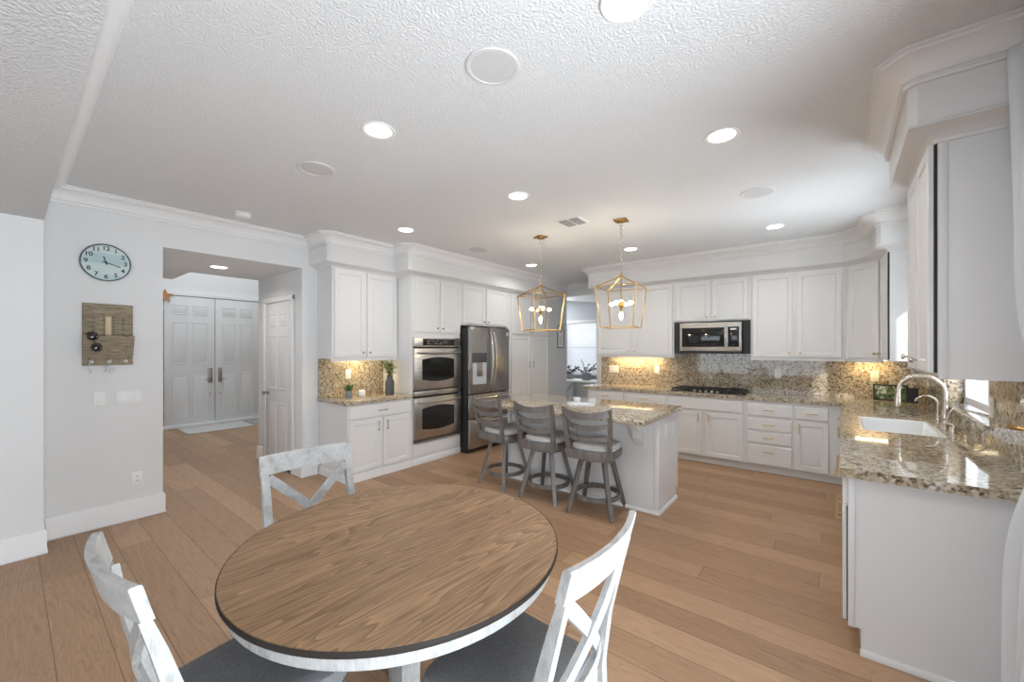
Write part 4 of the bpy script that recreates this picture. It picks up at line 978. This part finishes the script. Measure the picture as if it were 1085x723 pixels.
B().box(-2.16, -1.88, 3.42, 3.66, CE - 0.006, CE - 0.0005, 0.002).build('frame', 'plate', t)
for x0 in (-2.125, -2.01):
    b = B()
    for i in range(9): y = 3.45 + i * 0.0225; b.faces([(x0, y, CE - 0.0075), (x0 + 0.095, y, CE - 0.0075), (x0 + 0.095, y + 0.012, CE - 0.013), (x0, y + 0.012, CE - 0.013)], [(0, 1, 2, 3)])
    B().box(x0, x0 + 0.095, 3.445, 3.645, CE - 0.0075, CE - 0.006).build('opening', 'slot', t); b.build('louvres', 'matgray', t)
t = thing('smoke_detector', 'white round smoke detector on the ceiling near the clock wall crown', 'smoke detector', (-4.349, 1.386, CE))
B().lathe([(0.07, CE - 0.0005), (0.07, CE - 0.012), (0.062, CE - 0.015)], (-4.349, 1.386, 0)).build('base', 'plate', t)
B().lathe([(0.06, CE - 0.015), (0.066, CE - 0.018), (0.064, CE - 0.036), (0.05, CE - 0.044), (0.001, CE - 0.045)], (-4.349, 1.386, 0)).build('cover', 'plate', t)

# ================================================================ CLOCK, KEY RACK
cy, cz, cr = 0.520, 2.231, 0.152
t = thing('wall_clock', 'round pale blue wall clock with black numerals on the white wall', 'clock', (-4.785, cy, cz))
B().lathe([(cr, -4.789), (cr, -4.772), (0.001, -4.772)], (0, cy, cz), 56, 'x').build('face', 'clockface', t)
B().lathe([(cr - 0.003, -4.789), (cr + 0.003, -4.789), (cr + 0.003, -4.770), (cr - 0.004, -4.769), (cr - 0.007, -4.7715)], (0, cy, cz), 56, 'x', False).build('rim', 'clockrim', t)
RT = Matrix(((0, 0, 1), (1, 0, 0), (0, 1, 0))).to_4x4()
for h in range(1, 13):
    me = text_mesh(str(h), 0.050); me.transform(RT)
    a = math.radians(90 - 30 * h); me.transform(Matrix.Translation((-4.7712, cy + 0.118 * math.cos(a), cz + 0.118 * math.sin(a))))
    me.materials.append(M['blackm']); o = D.objects.new('numeral', me); COL.objects.link(o); o.parent = t; o.location = -WO[t.name]
def hand(deg, L, wd, tail):
    a = math.radians(90 - deg); u = Vector((0, math.cos(a), math.sin(a))); c = Vector((-4.769, cy, cz))
    b = B().bar(c - u * tail, c + u * L * 0.75, wd, 0.002, wd, 0.002, side=(0, -u.z, u.y)).bar(c + u * L * 0.75, c + u * L, wd * 1.8, 0.002, 0.001, 0.002, side=(0, -u.z, u.y)); b.build('hand', 'blackm', t, 0)
hand(342, 0.055, 0.007, 0.02); hand(108, 0.098, 0.006, 0.025)
B().lathe([(0.008, -4.771), (0.008, -4.766), (0.001, -4.765)], (0, cy, cz), 14, 'x').build('hub', 'blackm', t)
# key rack / mail holder
t = thing('key_rack', 'weathered wooden mail holder and key rack below the clock', 'key rack', (-4.78, 0.535, 1.365))
b = B(); ya, yb = 0.383, 0.686
b.box(-4.788, -4.774, ya, yb, 1.365, 1.882)
for z0, z1 in ((1.845, 1.880), (1.785, 1.842), (1.420, 1.445), (1.368, 1.417)): b.box(-4.776, -4.768, ya + 0.003, yb - 0.003, z0, z1, 0.001)
for i in range(5): b.box(-4.776, -4.767, ya + 0.005 + i * 0.06, ya + 0.055 + i * 0.06, 1.595, 1.782, 0.001)
b.build('backboard', 'barn', t)
B().faces([(-4.772, ya, 1.445), (-4.772, yb, 1.445), (-4.715, yb + 0.002, 1.615), (-4.715, ya - 0.002, 1.615), (-4.760, ya, 1.445), (-4.760, yb, 1.445), (-4.703, yb + 0.002, 1.615), (-4.703, ya - 0.002, 1.615)],
          [(0, 1, 2, 3), (7, 6, 5, 4), (0, 4, 5, 1), (2, 6, 7, 3), (1, 5, 6, 2), (0, 3, 7, 4)]).build('mail_pocket', 'barn', t)
B().box(-4.768, -4.762, 0.515, 0.55, 1.60, 1.775, 0.002).build('pale_slip', 'tan', t)
for y in (0.432, 0.537, 0.637):
    o = B().tube([(-4.768, y, 1.43), (-4.748, y, 1.425), (-4.742, y, 1.40), (-4.752, y, 1.385), (-4.738, y, 1.392)], 0.004, 8).build('hook', 'pewter', t)
    B().lathe([(0.001, -4.740), (0.012, -4.744), (0.012, -4.750), (0.006, -4.755)], (0, y, 1.398), 12, 'x').build('hook_knob', 'porcelain', o)
for y, l, s in ((0.430, 'single small silver key hanging on the left hook of the key rack', 1), (0.537, 'bunch of silver keys hanging on the middle hook of the key rack', 3)):
    t = thing('key_ring', l, 'keys', (-4.745, y, 1.34))
    B().tube([(-4.745, y + 0.012 * math.cos(a), 1.372 + 0.012 * math.sin(a)) for a in [2 * PI * i / 14 for i in range(14)]], 0.0015, 6, True).build('ring', 'pewter', t)
    for k in range(s):
        a = (k - (s - 1) / 2) * 0.5; u = Vector((0, math.sin(a), -math.cos(a))); c = Vector((-4.745 + 0.004 * k, y, 1.362))
        B().bar(c, c + u * 0.03, 0.024, 0.003, 0.024, 0.003, side=(0, u.z, -u.y)).bar(c + u * 0.028, c + u * 0.062, 0.009, 0.003, side=(0, u.z, -u.y)).build('key', 'keymetal', t, 0)
t = thing('sunglasses', 'dark sunglasses hooked over the mail pocket of the key rack', 'sunglasses', (-4.69, 0.44, 1.56))
for dy, dz in ((0.435, 1.607), (0.455, 1.515)):
    o = B().tube([(-4.700 + (dz - 1.56) * -0.3 + 0.012, dy + 0.030 * math.cos(a), dz + 0.034 * math.sin(a)) for a in [2 * PI * i / 20 for i in range(20)]], 0.004, 6, True).build('rim', 'blackm', t)
    x = -4.700 + (dz - 1.56) * -0.3 + 0.012
    B().lathe([(0.029, x - 0.002), (0.029, x + 0.002), (0.015, x + 0.006), (0.001, x + 0.007)], (0, dy, dz), 20, 'x').build('lens', 'lens', o)
B().tube([(-4.700, 0.438, 1.575), (-4.692, 0.446, 1.562), (-4.690, 0.452, 1.548)], 0.004, 8).build('bridge', 'blackm', t)
B().tube([(-4.708, 0.43, 1.64), (-4.722, 0.41, 1.635), (-4.735, 0.40, 1.60)], 0.003, 8).build('temple', 'blackm', t)

# ================================================================ SMALL THINGS ON THE COUNTERS
t = thing('potted_plant', 'small tuft of green grass in a grey pot on the small counter', 'potted plant', (-4.46, 2.52, ZT))
B().lathe([(0.030, ZT), (0.036, ZT + 0.004), (0.040, ZT + 0.085), (0.036, ZT + 0.085), (0.033, ZT + 0.075), (0.001, ZT + 0.075)], (-4.46, 2.52, 0)).build('pot', 'potgray', t)
b = B(); random.seed(11)
for i in range(110):
    a = random.uniform(0, 2 * PI); r = random.uniform(0, 0.025); l = random.uniform(0.06, 0.125); sp = random.uniform(0.1, 0.75)
    p = Vector((-4.46 + r * math.cos(a), 2.52 + r * math.sin(a), ZT + 0.07)); q = p + Vector((math.cos(a) * sp * l, math.sin(a) * sp * l, l * (1 - 0.25 * sp))); m_ = p.lerp(q, 0.55) + Vector((0, 0, 0.012))
    s = Vector((-math.sin(a), math.cos(a), 0)) * 0.0028; b.faces([p - s, p + s, m_ + s, q, m_ - s], [(0, 1, 2, 3, 4)])
b.build('grass', 'leaf', t)
t = thing('smart_speaker', 'small white rounded speaker beside the grass pot on the small counter', 'speaker', (-4.47, 2.69, ZT))
B().lathe([(0.030, ZT), (0.042, ZT + 0.004), (0.048, ZT + 0.030), (0.047, ZT + 0.055), (0.040, ZT + 0.072), (0.022, ZT + 0.082), (0.001, ZT + 0.084)], (-4.47, 2.69, 0), 32).build('body', 'plate', t)
B().lathe([(0.0475, ZT + 0.050), (0.0482, ZT + 0.052), (0.0475, ZT + 0.054)], (-4.47, 2.69, 0), 32, caps=False).build('seam_ring', 'grille', t)
px, py = -4.40, 3.045
t = thing('vase_plant', 'yellow-green leafy stems in a tall charcoal bottle vase beside the oven cabinet', 'potted plant', (px, py, ZT))
B().lathe([(0.045, ZT), (0.055, ZT + 0.006), (0.056, ZT + 0.15), (0.050, ZT + 0.175), (0.036, ZT + 0.20), (0.034, ZT + 0.225), (0.044, ZT + 0.238), (0.038, ZT + 0.238), (0.028, ZT + 0.225), (0.001, ZT + 0.22)], (px, py, 0), 32).build('vase', 'potdark', t)
b = B(); sb = B(); random.seed(5)
for i in range(13):
    a = random.uniform(0, 2 * PI); l = random.uniform(0.13, 0.235); tl = random.uniform(0.1, 0.5); p = Vector((px, py, ZT + 0.21)); q = p + Vector((math.cos(a) * tl * l, math.sin(a) * tl * l * 0.9, l * 0.95))
    if q.y > 3.16: q.y = 3.16
    sb.tube([p, p.lerp(q, 0.5) + Vector((0, 0, 0.01)), q], 0.002, 5)
    for j in range(16):
        c = p.lerp(q, 0.25 + 0.75 * j / 15); d = Vector((random.uniform(-1, 1), random.uniform(-1, 1), random.uniform(-0.4, 0.9))).normalized(); L = random.uniform(0.04, 0.062); s = d.cross(Vector((0.3, 0.2, 1))).normalized() * L * 0.38
        e = c + d * L
        if e.y > 3.185: continue
        b.faces([c, c + d * L * 0.5 + s, e, c + d * L * 0.5 - s], [(0, 1, 2, 3)])
b.build('leaves', 'leafy', t); sb.build('stems', 'stem', t)
# tablet, dark device, cable
t = thing('tablet', 'black-framed tablet showing a garden picture, leaning on the corner backsplash', 'tablet', (0.55, 6.1, ZT))
ft = frame((0.415, 6.12, ZT + 0.002), (1, -0.02, 0), (-0.02, -1, 0))
def tilt(a, b_, c): return ft(a, b_ * 0.97, c - b_ * 0.25)
B().obox(tilt, 0, 0.29, 0, 0.185, -0.006, 0.006, 0.003).build('case', 'blackm', t)
B().obox(tilt, 0.018, 0.272, 0.018, 0.167, 0.0055, 0.0068).build('screen', 'screen', t)
t = thing('photo_frame', 'small black framed panel standing right of the tablet in the corner', 'photo frame', (0.74, 6.02, ZT))
ft2 = frame((0.685, 6.06, ZT + 0.002), (0.9, -0.35, 0), (-0.35, -0.9, 0))
def tilt2(a, b_, c): return ft2(a, b_ * 0.98, c - b_ * 0.18)
B().obox(tilt2, 0, 0.085, 0, 0.16, -0.005, 0.006, 0.002).build('panel', 'blackm', t)
B().obox(tilt2, 0.006, 0.079, 0.008, 0.152, 0.0055, 0.007).build('glass_front', 'black', t)
# ================================================================ CURTAIN
t = thing('curtain', 'long white curtain hanging at the right edge, pulled in by a brass holdback', 'curtain', (0.60, 2.25, 0))
rings = []; NZ = 40
for k in range(NZ + 1):
    z = 0.01 + 2.66 * k / NZ
    pinch = math.exp(-((z - 1.22) / 0.30) ** 2)
    flare = max(0.0, (1.0 - z)) 
    x0 = 0.555 + 0.075 * pinch - 0.025 * flare; ring = []
    for i in range(73):
        u = i / 72; y = 2.46 + 0.02 * flare - u * 0.95 * (1 - 0.25 * pinch)
        ring.append((x0 + 0.035 + 0.035 * math.cos(u * 2 * PI * 9 + 0.25 * math.sin(z * 2.2)) * (1 - 0.5 * pinch) + 0.01 * math.sin(u * 40 + z * 3), y, z))
    rings.append(ring)
o = B().loft(rings, False, False, False).build('drape', 'curtain', t, 60)
sd = o.modifiers.new('thickness', 'SOLIDIFY'); sd.thickness = 0.003
t = thing('curtain_rod', 'white curtain rod along the sliding door wall carrying the long curtain', 'curtain rod', (0.6, 1.2, 2.70))
B().tube([(0.60, 2.50, 2.70), (0.60, -0.9, 2.70)], 0.013, 10).build('pole', 'plate', t)
B().tube([(0.60, 2.40, 2.70), (0.739, 2.40, 2.70)], 0.008, 8).build('bracket', 'plate', t)
t = thing('curtain_holdback', 'brass curtain holdback hook gathering the white curtain', 'curtain hook', (0.7, 2.44, 1.19))
B().lathe([(0.03, 0.739), (0.03, 0.733), (0.012, 0.728)], (0, 2.43, 1.19), 16, 'x').build('rose', 'gold', t)
B().tube([(0.735, 2.43, 1.19), (0.62, 2.46, 1.19), (0.585, 2.50, 1.19), (0.565, 2.48, 1.195), (0.56, 2.42, 1.21)], 0.008, 10).build('hook', 'gold', t)

# ================================================================ HALL AND SIDE ROOM
t = B().box(-9.48, -8.72, 1.96, 3.0, 0.0005, 0.012, 0.004).build('doormat', 'mat'); tag(t, 'pale woven doormat in front of the double entry doors', 'doormat')
t = B().box(-9.49, -8.9, 3.03, 3.6, 0.0005, 0.010, 0.004).build('doormat', 'matgray'); tag(t, 'small dark grey doormat at the right of the pale doormat', 'doormat')
b = B(); pts = []
for k in range(10): a = PI / 2 + k * PI / 5; r = 0.13 if k % 2 == 0 else 0.06; pts.append((1.80 + r * math.cos(a), 2.47 + r * math.sin(a)))
t = b.loft([[(x, y, z) for y, z in pts] for x in (-9.535, -9.52)]).build('wooden_star', 'orangewood'); tag(t, 'orange-brown wooden star hung at the top left corner of the entry doors', 'ornament')
# arched tag sign in the passage
t = thing('hanging_sign', 'tall tag-shaped wall sign in the passage beside the pantry', 'sign', (-4.16, 6.82, 1.51))
ar = [(6.70, 1.51), (6.945, 1.51), (6.945, 1.82)] + [(6.8225 + 0.1225 * math.cos(a), 1.82 + 0.17 * math.sin(a)) for a in [PI * i / 12 for i in range(1, 12)]] + [(6.70, 1.82)]
B().loft([[(x, y, z) for y, z in ar] for x in (-4.164, -4.152)]).build('board', 'plate', t)
def inset(k): c = Vector((6.8225, 1.72)); return [((y - c.x) * k + c.x, (z - c.y) * (1 - (1 - k) * 0.55) + c.y) for y, z in ar]
B().loft([[(-4.163, y, z) for y, z in ar], [(-4.148, y, z) for y, z in ar], [(-4.148, y, z) for y, z in inset(0.84)], [(-4.1515, y, z) for y, z in inset(0.84)]], False, False).build('border', 'potdark', t)
B().lathe([(0.035, -4.1515), (0.05, -4.1505), (0.06, -4.1515)], (0, 6.8225, 1.88), 24, 'x', False).build('ring_mark', 'potdark', t)
b = B()
for i in range(6): b.box(-4.1525, -4.1512, 6.745, 6.90 - 0.02 * (i % 2), 1.585 + i * 0.032, 1.593 + i * 0.032)
b.build('print_lines', 'potgray', t)
# console with crossed sides, and plants
t = thing('console_table', 'grey console table with crossed side frame under the side-room window', 'table', (-4.3, 7.9, 0))
B().box(-5.0, -3.55, 7.75, 8.2, 0.76, 0.80, 0.004).build('tabletop', 'plate', t)
for x in (-4.95, -4.42, -3.62):
    for y in (7.79, 8.16): B().box(x - 0.025, x + 0.025, y - 0.025, y + 0.025, 0, 0.76).build('leg', 'consol', t)
B().box(-4.40, -3.64, 7.80, 8.14, 0.25, 0.755).build('drawer_case', 'consol', t)
B().bar((-4.93, 7.79, 0.05), (-4.44, 7.79, 0.74), 0.03, 0.025).bar((-4.44, 7.79, 0.05), (-4.93, 7.79, 0.74), 0.03, 0.025).build('cross_frame', 'consol', t)
def pot(x, y, r, h, label, seed, tall):
    t = thing('potted_plant', label, 'potted plant', (x, y, 0.80)); z = 0.80
    B().lathe([(r * 0.8, z), (r, z + 0.01), (r * 1.08, z + h), (r * 0.95, z + h), (r * 0.9, z + h - 0.02), (0.001, z + h - 0.02)], (x, y, 0), 24).build('pot', 'potgray', t)
    random.seed(seed); b = B(); lf = B()
    for i in range(9):
        a = random.uniform(0, 2 * PI); L = random.uniform(0.5, 1) * tall; p = Vector((x, y, z + h - 0.02)); q = p + Vector((math.cos(a) * L * 0.9, math.sin(a) * L * 0.4, L * random.uniform(0.4, 1.0)))
        b.tube([p, p.lerp(q, 0.5) + Vector((0, 0, 0.03)), q], 0.004, 5)
        for j in range(8):
            c = p.lerp(q, 0.4 + 0.6 * j / 7); d = Vector((random.uniform(-1, 1), random.uniform(-0.5, 0.5), random.uniform(-0.3, 1))).normalized() * 0.045; s = Vector((-d.z, 0, d.x)) * 0.35
            lf.faces([c, c + d * 0.5 + s, c + d, c + d * 0.5 - s], [(0, 1, 2, 3)])
    b.build('twigs', 'stem', t); lf.build('leaves', 'stem', t)
pot(-4.18, 7.95, 0.10, 0.15, 'grey pot with thin dark twigs, right of the two on the console', 2, 0.34)
pot(-4.62, 8.0, 0.08, 0.12, 'grey pot with dark twigs, left of the two on the console', 4, 0.24)
